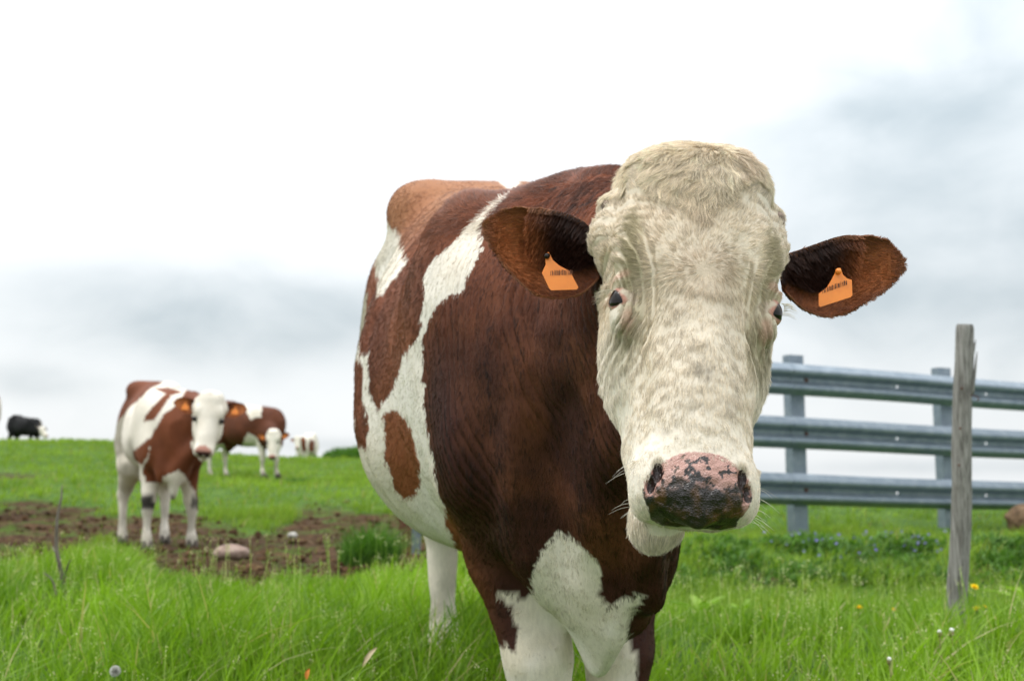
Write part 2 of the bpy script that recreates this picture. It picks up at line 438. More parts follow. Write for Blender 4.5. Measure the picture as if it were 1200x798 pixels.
def cow_sdf(H, legs, neck, top=None, belly=1.0, fine=False, bot=0.0):
    D = Sdf(); axT = [(0, 1, 0), (1, 0, 0), (0, 0, 1)]
    tt = TT if top is None else [t+o for t, o in zip(TT, np.interp(TS, *top))]
    D.add(loft((0, 0, 0), axT, TS, [a*belly for a in TA], [z_+bot*np.interp(s_, [-.9, -.5, .5, .9], [0, 1, 1, .3]) for s_, z_ in zip(TS, TB)], tt, n=2.25, taper=curve([-1, .2, .58, .95], [.14, .14, -.30, -.45])), .06)
    for s in (-1, 1):
        z = np.interp(-.5, TS, tt)
        D.add(ellip((-.50, s*.160, z-.085), (.10, .080, .075)), .09)           # hook bones
        D.add(ellip((-.82, s*.12, z-.17), (.06, .05, .06)), .06)                # pin bones
        D.add(ellip((-.62, s*.17, .98), (.21, .125, .30)), .10)                 # thigh
        D.add(ellip((.50, s*.185, .98), (.17, .105, .30)), .08)                 # shoulder blade
        D.add(ellip((.66, s*.165, .82), (.14, .095, .17)), .07)                 # point of shoulder
        D.add(ellip((-.36, s*.36, 1.12), (.12, .07, .14)), .09, 's')            # hollow before the hip
    D.add(ellip((-.48, 0, .62), (.14, .12, .10)), .10)                          # groin
    D.add(ellip((.76, 0, .62), (.13, .045, .22)), .05)
    for s in (-1, 1): D.add(ellip((.76, s*.085-.010, .70), (.10, .062, .17)), .05)          # breast muscles                          # brisket
    (N0, N1, hw, dp) = neck
    N0, N1 = np.array(N0, float), np.array(N1, float); a = unit(N1-N0); lat = unit(np.cross((0, 0, 1), a)); up = np.cross(a, lat)*1.0; Ln = np.linalg.norm(N1-N0)
    xs = np.linspace(-.12, Ln, len(hw))
    D.add(loft(N0, [lat, a, up], list(xs), hw, [-d for d in dp[1]], dp[0], n=2.1, taper=.1), .08)
    for J, Rr in legs: leg_prims(D, J, Rr)
    head_prims(D, H, fine)
    return D

def make_curves(name, P, rad, mat, parent, col=None, tipr=.25):
    """P: (n, k, 3) points -> hair curves"""
    n, k = P.shape[:2]; cu = bpy.data.hair_curves.new(name); cu.add_curves([k]*n)
    cu.attributes['position'].data.foreach_set('vector', np.ascontiguousarray(P, np.float32).ravel()) if 'position' in cu.attributes else None
    r = cu.attributes.get('radius') or cu.attributes.new('radius', 'FLOAT', 'POINT')
    t = np.linspace(0, 1, k); w = 1-(1-tipr)*t**1.5
    r.data.foreach_set('value', (np.broadcast_to(np.asarray(rad, np.float32).reshape(-1, 1), (n, 1))*w[None]).astype(np.float32).ravel())
    if col is not None:
        a = cu.attributes.new('coat', 'FLOAT_COLOR', 'CURVE'); c = np.concatenate([col, np.ones((n, 1))], 1).astype(np.float32); a.data.foreach_set('color', c.ravel())
    cu.materials.append(mat); return link(name, cu, parent)
def sample_surface(V, Fs, dens, n, rng):
    T = np.concatenate([np.concatenate([f[:, [0, 1, 2]], f[:, [0, 2, 3]]]) if f.shape[1] == 4 else f for f in Fs if len(f)])
    a = V[T[:, 0]]; b = V[T[:, 1]]; c = V[T[:, 2]]
    A = np.linalg.norm(np.cross(b-a, c-a), axis=1)*.5*dens[T].mean(1); cs = np.cumsum(A); k = np.searchsorted(cs, rng.random(n)*cs[-1]); k = np.clip(k, 0, len(T)-1)
    r1, r2 = np.sqrt(rng.random(n)), rng.random(n); w = np.stack([1-r1, r1*(1-r2), r1*r2], 1)
    return T[k], w
def bary(A, T, w): return (A[T]*w[..., None]).sum(1) if A.ndim == 2 else (A[T]*w).sum(1)

def fur_material():
    M = Mat('fur', .36, .42); c = M.attr('coat')
    i = M.n('ShaderNodeHairInfo'); r = M.n('ShaderNodeMapRange'); r.inputs['To Min'].default_value = .60; r.inputs['To Max'].default_value = 1.30
    M.l(i.outputs['Random'], r.inputs['Value']); v = M.n('ShaderNodeVectorMath', operation='SCALE'); M.l(c, v.inputs[0]); M.l(r.outputs[0], v.inputs['Scale'])
    M.base(v.outputs[0])
    tr = M.n('ShaderNodeBsdfTranslucent'); M.l(v.outputs[0], tr.inputs['Color']); mx = M.n('ShaderNodeMixShader'); mx.inputs[0].default_value = .12
    M.l(M.b.outputs[0], mx.inputs[1]); M.l(tr.outputs[0], mx.inputs[2]); M.l(mx.outputs[0], M.o.inputs['Surface'])
    return M.m
FUR = fur_material()
def skin_material():
    M = Mat('cow_hide', .7, .25); c = M.attr('coat'); n = M.noise(160, 3, .6, stretch=(1, 1, .25))
    c2 = M.mix(M.ramp(n, [(.3, (0, 0, 0)), (.7, (1, 1, 1))]), M.mix(.85, (0, 0, 0), c), c)
    M.base(c2); w = M.attr('wet', 'Fac')
    r = M.n('ShaderNodeMapRange'); r.inputs['To Min'].default_value = .7; r.inputs['To Max'].default_value = .22; M.l(w, r.inputs['Value']); M.l(r.outputs[0], M.b.inputs['Roughness'])
    s = M.n('ShaderNodeMapRange'); s.inputs['To Min'].default_value = .2; s.inputs['To Max'].default_value = .7; M.l(w, s.inputs['Value']); M.l(s.outputs[0], M.b.inputs['Specular IOR Level'])
    t = M.n('ShaderNodeTexCoord'); vo = M.n('ShaderNodeTexVoronoi'); vo.feature = 'DISTANCE_TO_EDGE'; vo.inputs['Scale'].default_value = 330; M.l(t.outputs['Object'], vo.inputs['Vector'])
    mu = M.n('ShaderNodeMath', operation='MULTIPLY'); M.l(vo.outputs['Distance'], mu.inputs[0]); M.l(w, mu.inputs[1])
    ad = M.n('ShaderNodeMath', operation='MULTIPLY_ADD'); M.l(mu.outputs[0], ad.inputs[0]); ad.inputs[1].default_value = 2.5; M.l(M.noise(420, 3, .6), ad.inputs[2])
    M.bump(ad.outputs[0], .5, .0015)
    return M.m
HIDE = skin_material()
_m = Mat('eyeball', .06, .35); _m.base(_m.ramp(_m.noise(60, 3), [(.4, (.004, .003, .003)), (.7, (.018, .010, .007))])); EYE = _m.m
_m = Mat('horn', .5, .4); _m.base(_m.ramp(_m.noise(70, 5), [(.35, (.10, .07, .05)), (.65, (.34, .25, .19))])); _m.bump(_m.noise(120, 4), .5, .003); HORN = _m.m
_m = Mat('tag_plastic', .38, .5); _m.base(_m.mix(_m.ramp(_m.noise(45, 5), [(.45, (0, 0, 0)), (.75, (.45,)*3)]), (.83, .255, .035), (.60, .17, .03))); _m.b.inputs['Subsurface Weight'].default_value = .15; _m.b.inputs['Subsurface Radius'].default_value = (.01, .004, .002); TAGM = _m.m
_m = Mat('tag_ink', .5, .3); _m.base(_m.ramp(_m.noise(300, 2), [(.3, (.05, .02, .01)), (.8, (.22, .07, .02))])); INK = _m.m
_m = Mat('hoof_horn', .6, .3); _m.base(_m.ramp(_m.noise(30, 5, stretch=(1, 1, 6)), [(.3, (.025, .020, .016)), (.7, (.10, .08, .06))])); HOOF = _m.m

BROWN = np.array([.185, .054, .021]); DBROWN = np.array([.042, .012, .007]); ORANGE = np.array([.36, .165, .080]); WHITE = np.array([.80, .75, .665]); CREAM = np.array([.69, .585, .435]); DIRT = np.array([.30, .27, .18]); PINK = np.array([.47, .235, .18])
def lerp(a, b, t): t = np.asarray(t)[..., None] if np.ndim(t) else t; return a+(b-a)*t
def build_ear(H, side, root, outer, top, bot, cup, tilt, colf, nx=34, ny=30, base=(.112, .135, -.075), spread=None, name='ear', fur=0, tagspec=None, rng=None, Kmat=None, up=None, outdir=None, toward=None):
    """a cupped leaf with a thick rim. outer: length along outdir; top, bot: edge heights over the length"""
    B = H.out((side*base[0], base[1], base[2])); k = H.k
    od = unit(outdir); up = np.array(up, float); up = unit(up-(up@od)*od); fw = np.cross(od, up); fw = fw*np.sign(fw@np.array(toward)); 
    t = 1-(1-np.linspace(0, 1, nx))**1.5; b = np.linspace(-1, 1, ny); T, Bv = np.meshgrid(t, b, indexing='ij')
    xs = np.linspace(0, 1, len(top)); hi, lo = curve(xs, top)(T), curve(xs, bot)(T)
    mid, hf = (hi+lo)/2, (hi-lo)/2
    q = mid+hf*np.sin(Bv*math.pi/2)
    dep = -cup*np.cos(Bv*math.pi/2)**1.2*np.sin(np.clip(T*1.02+.10, 0, 1)*math.pi)**.7 + .012*np.sin(T*3.1)*(Bv > 0)*Bv
    th = .0035+.004*(1-T)*np.cos(Bv*math.pi/2)
    P = B+k*(outer*T[..., None]*od + q[..., None]*up + dep[..., None]*fw)
    Pb = P-k*(2*th*np.cos(Bv*math.pi/2)**.5+.0012)[..., None]*fw
    V = np.concatenate([P.reshape(-1, 3), Pb.reshape(-1, 3)]); i = np.arange(nx*ny).reshape(nx, ny); n0 = nx*ny
    q1 = np.stack([i[:-1, :-1], i[1:, :-1], i[1:, 1:], i[:-1, 1:]], -1).reshape(-1, 4); q2 = q1[:, ::-1]+n0
    edge = np.concatenate([i[:, 0], i[-1, 1:], i[-2::-1, -1], i[0, -2:0:-1]]); e2 = np.roll(edge, -1); q3 = np.stack([edge, edge+n0, e2+n0, e2], 1)
    Fs = [np.concatenate([q1, q2, q3])]
    N_ = vnormals(V, Fs); c = colf(np.tile(T.ravel(), 2), np.tile(Bv.ravel(), 2), np.r_[np.ones(n0), np.zeros(n0)], V)
    flip = np.sign((N_[:n0]@fw).mean())
    if flip < 0: Fs = [Fs[0][:, ::-1]]; N_ = -N_
    return V, Fs, N_, c, dict(B=B, od=od, up=up, fw=fw, T=T, Bv=Bv, n0=n0, P=P, k=k)

def std_legs(fr, fl, rr, rl, kr=1.0):
    """feet: (s, t) of front right, front left, rear right, rear left; lateral t"""
    out = []
    for (s, t, side) in ((*fr, -1), (*fl, 1)):
        J = [(.60, side*.13, .74), (lerp(.52, s, .4), lerp(side*.125, t, .35), .60), (s, lerp(side*.11, t, .85), .40), (s+.005, t, .33), (s, t, .15), (s+.02, t, .10), (s+.04, t, .055)]
        out.append((J, [.125, .090*kr**.5, .060*kr, .048*kr, .031*kr, .041*kr, .044]))
    for (s, t, side) in ((*rr, -1), (*rl, 1)):
        J = [(-.58, side*.16, .90), (-.50, lerp(side*.16, t, .25), .70), (lerp(-.72, s, .7), lerp(side*.13, t, .75), .50), (s-.02, t, .44), (s, t, .16), (s+.02, t, .10), (s+.05, t, .055)]
        out.append((J, [.17*kr**.5, .130*kr**.5, .070*kr, .054*kr, .032*kr, .041*kr, .044]))
    return out
def add_hooves(root, feet, mat=HOOF):
    for i, (s, t, z) in enumerate(feet):
        bm = bmesh.new()
        for c in (-1, 1):
            rings = []
            for zz, r, off in ((z-.055, 1.0, .030), (z-.01, .9, .012), (z+.03, .72, -.006)):
                rings.append([bm.verts.new((s+off+r*.062*math.cos(a)*(1.15 if math.cos(a) > 0 else .8), t+c*.023+r*.024*math.sin(a), zz)) for a in np.linspace(0, 2*math.pi, 12, endpoint=False)])
            for a, b in zip(rings[:-1], rings[1:]):
                for j in range(12): bm.faces.new((a[j], a[(j+1) % 12], b[(j+1) % 12], b[j]))
            bm.faces.new(rings[0][::-1]); bm.faces.new(rings[-1])
        bmobj('hoof', bm, mat, root, True)
def eyeball(root, H, s, r=.0185, c=(.0945, .2575, .0155)):
    C = H.out((s*c[0], c[1], c[2])); ax = unit(H.u*s*.84+H.w*.52-H.v*.05); lv = unit(H.v-(H.v@ax)*ax); lw = np.cross(ax, lv); lw = lw*np.sign(lw@H.w)
    bm = bmesh.new(); bmesh.ops.create_uvsphere(bm, u_segments=40, v_segments=24, radius=r*H.k); bmesh.ops.translate(bm, verts=bm.verts, vec=Vector(C))
    eye = bmobj('eye', bm, EYE, root, True)
    # lids: an almond ring hugging the ball, long axis tilted towards the nose
    nf, nr = 56, 9; V = []; c_ = []; long = unit(lw*.80+lv*.60); shrt = np.cross(ax, long); shrt = shrt*np.sign(shrt@lv)
    for j in range(nr):
        q = j/(nr-1)
        for i in range(nf):
            f = 2*math.pi*i/nf; cf, sf = math.cos(f), math.sin(f)
            op = .80/(abs(cf)**1.6*(1/1.35)+abs(sf)**1.6*(1/(.74 if sf > 0 else .48)))**(1/1.6)*1.0
            th = op+(2.0-op)*q**1.15; rr = r*H.k*(1.02+.10*math.sin(min(1, q*2.2)*math.pi/2)*(1-.8*q)+.03*math.sin(f*9+q*8)*q)
            d = ax*math.cos(th)+(long*cf+shrt*sf)*math.sin(th); V.append(C+d*rr)
            c_.append(lerp(np.array([.10, .045, .035]) if q < .08 else PINK*np.array([1.0, .95, .9]), CREAM*.75, sm(.12, .38, q+.15*math.sin(f*5))))
    k = np.arange(nf*nr).reshape(nr, nf); q4 = np.stack([k[:-1], np.roll(k[:-1], -1, 1), np.roll(k[1:], -1, 1), k[1:]], -1).reshape(-1, 4)
    mesh('eyelid', V, q4, HIDE, eye, attrs={'coat': np.array(c_), 'wet': np.full(len(V), .5)})
    return eye
def add_tail(root, col, z=1.36):
    pts = [(-.86, 0, z-.04), (-.95, 0, z-.06), (-.985, 0, z-.22), (-.985, 0.01, z-.5), (-.97, .015, z-.75), (-.97, .02, z-.88), (-.97, .02, z-1.0)]; rr = [.04, .03, .022, .018, .022, .04, .012]
    C = [curve(range(7), [p[i] for p in pts]) for i in range(3)]; Rr = curve(range(7), rr); V = []; n = 30; m = 10
    for t in np.linspace(0, 6, n):
        for a in np.linspace(0, 2*math.pi, m, endpoint=False): V.append((C[0](t)+Rr(t)*math.cos(a), C[1](t)+Rr(t)*math.sin(a), C[2](t)))
    i = np.arange(n*m).reshape(n, m); q = np.stack([i[:-1], np.roll(i[:-1], -1, 1), np.roll(i[1:], -1, 1), i[1:]], -1).reshape(-1, 4)
    return mesh('tail', V, q, HIDE, root, attrs={'coat': np.tile(col, (len(V), 1)), 'wet': np.zeros(len(V))})

# ---- main cow ------------------------------------------------------
FWD = unit((.204, -.979, 0)); YAW = math.atan2(FWD[1], FWD[0])
ROOTM = LV @ Matrix.Translation((-.005, 2.85, 0)) @ Matrix.Rotation(YAW, 4, 'Z')
RM = np.array(ROOTM); RI = np.linalg.inv(RM)
def to_world(P, M_=RM): return np.asarray(P)@M_[:3, :3].T+M_[:3, 3]
def lvdir(v): return np.array((Matrix.Rotation(-YAW, 3, 'Z') @ Vector(v)))
def lvpt(p): return np.array(Matrix.Rotation(-YAW, 3, 'Z') @ (Vector(p)-Vector((-.005, 2.85, 0))))
MH = Head(lvpt((.258, 1.655, 1.272)), lvdir((-.075, -.40, -.914)), lvdir((0.03, -.917, .40)), 1.0, jaw=-.030)
B_REAR = [(444, 250), (444, 215), (490, 200), (532, 205), (572, 206), (598, 222), (590, 230), (576, 240), (560, 256), (532, 284), (508, 304), (498, 320), (498, 356), (494, 380), (486, 400), (476, 408), (466, 436), (456, 460), (446, 479), (436, 468), (432, 455), (434, 436), (434, 410), (424, 416), (420, 400), (426, 380), (430, 360), (446, 345), (462, 326), (480, 306), (474, 300), (464, 268)]
B_LEFT = [(410, 428), (424, 420), (427, 440), (426, 470), (432, 500), (428, 523), (418, 520), (410, 470)]
B_RUMP = [(430, 300), (440, 300), (443, 352), (430, 356)]
B_SPOT = [(452, 485), (462, 479), (475, 490), (487, 520), (493, 560), (488, 580), (475, 585), (462, 572), (452, 540), (449, 510)]
B_SHO = [(602, 221), (620, 205), (660, 180), (900, 150), (1000, 400), (900, 640), (850, 650), (835, 690), (800, 740), (765, 810), (746, 810), (744, 765), (735, 745), (736, 730), (752, 704), (748, 694), (735, 704), (715, 712), (705, 704), (705, 664), (688, 643), (668, 625), (652, 624), (640, 637), (628, 660), (622, 690), (617, 705), (604, 694), (588, 697), (575, 685), (590, 704), (602, 722), (607, 745), (600, 762), (583, 750), (560, 700), (537, 648), (525, 612), (515, 572), (505, 530), (498, 480), (496, 420), (498, 388), (506, 368), (520, 350), (538, 342), (554, 312), (564, 284), (572, 256), (584, 240)]
def main_coat(P, fine=0.0):
    """coat colour of the big cow at points P (its own frame). returns rgb, mask of head, wet"""
    Wp = to_world(P); px, py, d = topx(Wp); n = len(P)
    q = MH.loc(P); u, v, w = q.T
    j = (fbm(P, 30, 3, 61)-.5)*9 + (fbm(P, 110, 2, 63)-.5)*7; j2 = (fbm(P, 30, 3, 71)-.5)*9+(fbm(P, 110, 2, 73)-.5)*7
    X, Y = px+j, py+j2
    br = inpoly(X, Y, B_REAR) | inpoly(X, Y, B_LEFT) | inpoly(X, Y, B_RUMP) | inpoly(X, Y, B_SPOT) | inpoly(X, Y, B_SHO)
    far = (P[:, 1] > .12+.1*fbm(P, 3, 2, 4)) & ~((P[:, 0] > .05) & (P[:, 2] > 1.15))                                     # the side turned away from the road: patches of its own
    fb = fbm(P*np.array([1, .6, .8]), 3.0, 3, 91) > .50
    br = np.where(far & (P[:, 0] < .45), fb, br)
    c = np.empty((n, 3))
    t = sm(.30, .70, fbm(P, 4, 4, 12)); wh = lerp(np.array([.80, .75, .675]), CREAM, t*.40)
    # grey-green dirt on the flank and lower parts
    dirt = sm(.38, .58, fbm(P, 5, 5, 15))*sm(.62, .9, P[:, 2])*sm(1.35, 1.15, P[:, 2])*sm(.30, .12, P[:, 0])*.85
    wh = lerp(wh, DIRT, dirt)
    low = sm(.42, .10, P[:, 2])*sm(.40, .62, fbm(P, 14, 4, 19))*.6; wh = lerp(wh, DIRT*.6, low)
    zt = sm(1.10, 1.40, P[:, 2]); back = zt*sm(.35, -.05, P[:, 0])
    b = lerp(BROWN, DBROWN, sm(1.20, .86, P[:, 2]+.25*(fbm(P, 2.5, 3, 22)-.5))*sm(.38, .66, P[:, 0]+.1*P[:, 1]))  # chest: darker fur, with the shade under the head painted in too
    b = lerp(b, np.array([.27, .088, .034]), sm(-.05, -.24, P[:, 1]+.06*(fbm(P, 4, 3, 26)-.5))*sm(.15, .35, P[:, 0])*sm(.66, .52, P[:, 0])*.75)  # sunlit side of the shoulder, painted in as a brighter chestnut
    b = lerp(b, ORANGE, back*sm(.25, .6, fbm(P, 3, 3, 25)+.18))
    b = lerp(b, DBROWN, sm(.55, .75, fbm(P, 3.2, 3, 28))*.5)
    b = lerp(b, np.array([.30, .105, .045]), sm(.5, .8, fbm(P, 7, 3, 29))*.30)
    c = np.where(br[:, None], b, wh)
    # chest under the brisket is stained
    st = sm(.5, .62, fbm(P, 8, 3, 33))*sm(.66, .5, P[:, 2])*sm(.55, .65, P[:, 0])*.35; c = np.where(br[:, None], c, lerp(c, np.array([.42, .36, .20]), st))
    # head
    hd = (v > -.03) & (w > -.105-.02*(v < .12)+.02*(fbm(P, 26, 3, 37)-.5)) & (np.abs(u) < .16)
    hd |= (v > .36) & (w > -.2) & (np.abs(u) < .12)
    hd |= (np.abs(u) < .135) & (v > .18) & (w > -.15) 
    yel = sm(.52, .28, v)*.38+.42-.22*sm(.16, .08, v); t = np.clip(yel+.55*(fbm(P, 9, 4, 44)-.5), 0, 1)
    t = t*(1-.75*sm(.060, .095, np.abs(u))*sm(.24, .30, v)); hc = lerp(WHITE*1.02, CREAM, t)
    hc = lerp(hc, np.array([.47, .41, .33]), .45*sm(.075, .02, np.abs(u))*sm(.15, .22, v)*sm(.46, .36, v)*sm(.3, .6, fbm(P*np.array([1, 1, .5]), 16, 4, 41)))
    hc = lerp(hc, np.array([.50, .36, .26]), sm(.52, .78, fbm(P, 12, 4, 48))*.35*sm(.34, .2, v)*sm(.10, .04, np.abs(u)))
    # green and brown stains beside the eyes, on the bridge and the lip
    ex = np.minimum(np.hypot((np.abs(u)-.085)/.028, (v-.30)/.05), np.hypot((np.abs(u)-.088)/.016, (v-.20)/.07)); hc = lerp(hc, np.array([.30, .26, .13]), sm(1.15, .35, ex+.8*(fbm(P, 30, 3, 52)-.5))*.65)
    hc = lerp(hc, np.array([.13, .10, .075]), sm(.60, .74, fbm(P, 40, 4, 55))*.6*sm(.055, .03, np.abs(u))*sm(.32, .38, v)*sm(.48, .44, v))
    c = np.where(hd[:, None], hc, c)
    ring = hd & (w < -.085) & (v < .14); c[ring] = lerp(c[ring], ORANGE, .5)
    pkz = np.minimum(np.hypot((np.abs(u)-.088)/.014, (v-.287)/.020), np.hypot((np.abs(u)-.098)/.016, (v-.230)/.008)); c = np.where(hd[:, None], lerp(c, PINK*1.05, sm(1.0, .4, pkz+.5*(fbm(P, 60, 2, 56)-.5))*.45), c)
    # lids
    el = np.hypot((v-.258)/.0140, (w-.020)/.0175); lid = (np.abs(u) > .075) & (el < 1.0) & (w > -.012)
    c[lid] = lerp(CREAM*.7, PINK, .2*fbm(P[lid], 120, 2, 58))
    # nose pad
    nz = (fbm(P, 45, 4, 59)-.5)
    pad = np.hypot(u/.0645, (v-.519)/.0430)+.16*nz+.4*np.maximum(0, .018-w)*20
    pad = (pad < 1.0) & (w > .000)
    pk = lerp(np.array([.42, .205, .165]), np.array([.60, .36, .30]), fbm(P, 40, 3, 66))
    crust = v+.012*(fbm(P, 70, 4, 67)-.5)*2+.016*(fbm(P, 26, 3, 64)-.5)*2-.022*sm(.042, .056, np.abs(u)); bl = sm(.499, .522, crust)
    ck = lerp(np.array([.014, .009, .008]), np.array([.11, .048, .016]), sm(.44, .78, fbm(P*np.array([1, 1, .5]), 70, 4, 68)))
    spk = (fbm(P, 150, 4, 69) > .66-.14*sm(.485, .510, v)) & (v > .480)
    pk = np.where(spk[:, None], ck, pk)
    c = np.where(pad[:, None], lerp(pk, ck, bl), c)
    nos = np.minimum(np.hypot((np.abs(u)-.0500)/.0070, (v-.500)/.015), np.hypot((np.abs(u)-.057)/.0055, (v-.516)/.012)); c[(nos < .8) & (w > .02)] = np.array([.022, .008, .006])
    wet = (pad & (w > 0))*.85+lid*.5
    lipm = (~pad) & (v > .551) & (w > -.02) & (w < .04) & (np.abs(u) < .07); c[lipm] = lerp(c[lipm], DIRT*.5, .5)
    return c, hd, wet, pad | lid, br
def main_cow():
    root = link('cow', None); root.matrix_world = ROOTM
    tag(root, 'large brown and white cow with a cream face, standing closest of all', 'cow')
    legs = std_legs((.63, -.070), (.60, .085), (-.76, -.05), (-.80, .16))
    hb = lvpt((.255, 1.76, 1.13))
    neck = ((.52, .0, 1.0), tuple(hb), [.24, .235, .205, .175, .150, .135], ([.235, .24, .25, .235, .175, .10], [.38, .38, .34, .30, .24, .14]))
    D = cow_sdf(MH, legs, neck, fine=True)
    # dewlap: a loose fold from the throat to the brisket
    thr = MH.out((0.0, .30, -.20))
    D.add(roundcone(thr, (.93, .01, .74), .060, .060, None), .09); D.add(roundcone((.93, .015, .74), (.80, .02, .56), .055, .065), .07)
    D.add(roundcone((.92, .04, .66), (.90, .06, .58), .038, .022), .05)
    V, Q = surface_nets(D, (-1.0, -.48, .02), (1.55, .48, 1.62), .012)
    V = project(D, V, 2)
    hsel = lambda c: (lambda q: (q[:, 1] > -.05) & (q[:, 2] > -.16) & (np.abs(q[:, 0]) < .17))(MH.loc(c))
    V, Fs = subdivide(V, Q, lambda c: hsel(c) | ((c[:, 0] > .2) & (c[:, 1] < .15) & (c[:, 2] > .6)))
    V = project(D, V, 3)
    def tri_q(Fs): return [tuple(f) for A in Fs for f in A.tolist()]
    nsel = lambda c: (c[:, 0] > .55) & (c[:, 0] < 1.25) & (c[:, 1] < .03) & (c[:, 2] > .7) & ~(lambda q: (q[:, 1] > -.02) & (q[:, 2] > -.10))(MH.loc(c))
    V, Fs = subdivide(V, tri_q(Fs), lambda c: nsel(c) | (lambda q: (q[:, 1] > -.03) & (q[:, 2] > -.08) & (np.abs(q[:, 0]) < .17))(MH.loc(c)))
    V, Fs = subdivide(V, tri_q(Fs), lambda c: (lambda q: ((q[:, 1] > .47) & (q[:, 2] > .01) & (np.abs(q[:, 0]) < .085)) | ((np.abs(q[:, 0]) > .08) & (np.hypot(q[:, 1]-.257, q[:, 2]-.02) < .035)))(MH.loc(c)))
    V = project(D, V, 2)
    # ---- relief
    def relief(V, N_):
        q = MH.loc(V); u, v, w = q.T; a = np.abs(u); dis = np.zeros(len(V))
        px, py, d = topx(to_world(V)); inh = hsel(V)
        # folds of the neck skin: run down from the crest
        nk = sm(.55, .72, V[:, 0])*sm(.62, .85, V[:, 2])*sm(1.32, 1.2, V[:, 2])*(~inh)*sm(.16, .05, V[:, 1]+.0)
        ph = V[:, 0]*1.0+.18*V[:, 2]+.03*(fbm(V, 5, 3, 5)-.5)*2
        dis += nk*(np.abs(np.sin(ph*165))**.7-.5)*.0070*sm(.30, .60, fbm(V*np.array([1, 1, .3]), 9, 2, 6))
        dis += (~inh)*(fbm(V, 9, 3, 77)-.5)*.012
        # shoulder and rib hints
        dis += (~inh)*sm(.35, .1, V[:, 0])*sm(-.45, -.25, V[:, 0])*np.sin(V[:, 0]*62)*.0018
        # wrinkles round the eyes
        f = sm(.145, .10, v)*0+sm(.12, .15, v)*sm(.36, .31, v)*sm(.045, .062, a)
        r = np.hypot((a-.128)/1.0, (v-.262)*.62); dis -= inh*f*(.5+.5*np.sin(r*470+5.5*(fbm(V, 18, 3, 8)-.5)*2))**5*.0042*sm(.024, .034, r)*sm(.090, .06, r)*sm(.25, .5, fbm(V, 14, 2, 88))
        f2 = sm(.08, .11, v)*sm(.2, .17, v)*sm(.06, .08, a); dis += inh*f2*np.sin((v+.5*a)*330+fbm(V, 20, 2, 9)*9)*.0006
        dis += inh*(fbm(V, 24, 3, 78)-.5)*.006*(w > -.1)
        # loose skin of the chest: soft folds running down to the brisket
        ck_ = (~inh)*sm(.55, .75, V[:, 0])*sm(.98, .80, V[:, 2])*sm(.45, .60, V[:, 2])
        dis += ck_*np.sin(V[:, 1]*70+5*fbm(V*np.array([1, 1, .5]), 5, 2, 60)+V[:, 2]*6)*.009
        dis -= (~inh)*.006*np.exp(-((V[:, 1]-.035)/.014)**2)*sm(.72, .60, V[:, 2])*sm(.7, .8, V[:, 0])
        # puckers over the nose
        f3 = sm(.45, .46, v)*sm(.49, .475, v)*(w > .02); dis += inh*f3*0
        pad = (np.hypot(u/.064, (v-.516)/.037) < 1) & (w > .0)
        cr = sm(.49, .515, v+.03*(fbm(V, 45, 4, 67)-.5))
        dis += pad*((fbm(V, 150, 3, 79)-.5)*.0025+cr*(fbm(V, 90, 4, 80)-.45)*.0065)
        return V+N_*dis[:, None]
    V = relief(V, vnormals(V, Fs)); N_ = vnormals(V, Fs)
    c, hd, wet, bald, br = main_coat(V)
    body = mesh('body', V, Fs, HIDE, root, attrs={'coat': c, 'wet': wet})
    for s in (-1, 1): eyeball(root, MH, s)
    rng = np.random.default_rng(5)
    q = MH.loc(V); W_ = to_world(V); vis = ((N_@RM[:3, :3].T)*(np.array([0, 0, 1.0])-W_)).sum(1)/np.linalg.norm(np.array([0, 0, 1.0])-W_, axis=1)
    # ---- fur on the head
    he = (hd & ~bald & (V[:, 0] > .8)).astype(float)
    dens = he*np.where(vis > -.35, 1.0, .15)
    nh = 230000
    T, w = sample_surface(V, Fs, dens, nh, rng); P = bary(V, T, w); Nn = unit(bary(N_, T, w)); cc, hd2, _, bald2, _ = main_coat(P); keep = ~bald2; T, w, P, Nn, cc = T[keep], w[keep], P[keep], Nn[keep], cc[keep]
    q = MH.loc(P); u, v, ww = q.T; a = np.abs(u)
    sw = np.array([0, .232]); poll = np.array([0, .005])
    d1 = np.stack([u*1.25-poll[0], v-poll[1]], 1); d2 = np.stack([u-sw[0], v-sw[1]], 1)
    vm = .178+.05*(fbm(P, 22, 2, 3)-.5)*2-1.35*a                    # where the fringe meets the swirl
    vm = np.maximum(vm, .070+.03*fbm(P, 16, 2, 13)); k1 = sm(.012, -.012, v-vm)
    curl = .5; d2 = d2+curl*np.stack([-d2[:, 1], d2[:, 0]], 1)*np.exp(-np.hypot(*d2.T)/.05)[:, None]
    dd = unit(d1)*k1[:, None]+unit(d2+1e-6)*(1-k1)[:, None]
    dn = sm(.20, .30, v); dd[:, 1] += dn*1.4
    fl = np.stack([fbm(P, 28, 2, 81)-.5, fbm(P, 28, 2, 82)-.5], 1)*2.2; dd = unit(dd)+fl*(.26+.75*k1[:, None])
    dir3 = dd[:, :1]*MH.u+dd[:, 1:]*MH.v; dir3 = dir3-(dir3*Nn).sum(1)[:, None]*Nn; dir3 = unit(dir3+1e-9)
    kl = sm(.045, -.03, v-vm); ln = (.0125+.0125*kl*(.4+1.1*fbm(P, 20, 2, 83)))*(1-.40*sm(.40, .5, v)); ln = ln*(.7+.6*rng.random(len(P)))
    ln = ln*(1+1.3*sm(.49, .53, v)*sm(-.02, -.04, ww)); eye = np.hypot(v-.258, ww-.0225) < .045; ln = np.where(eye & (a > .08), ln*.5, ln)
    cc = cc*(1+.16*k1)[:, None]*np.array([1.0, .985, .95])  # fringe colour raised to make up for the shadows between its hairs
    lift = .055+.10*k1+.06*rng.random(len(P))
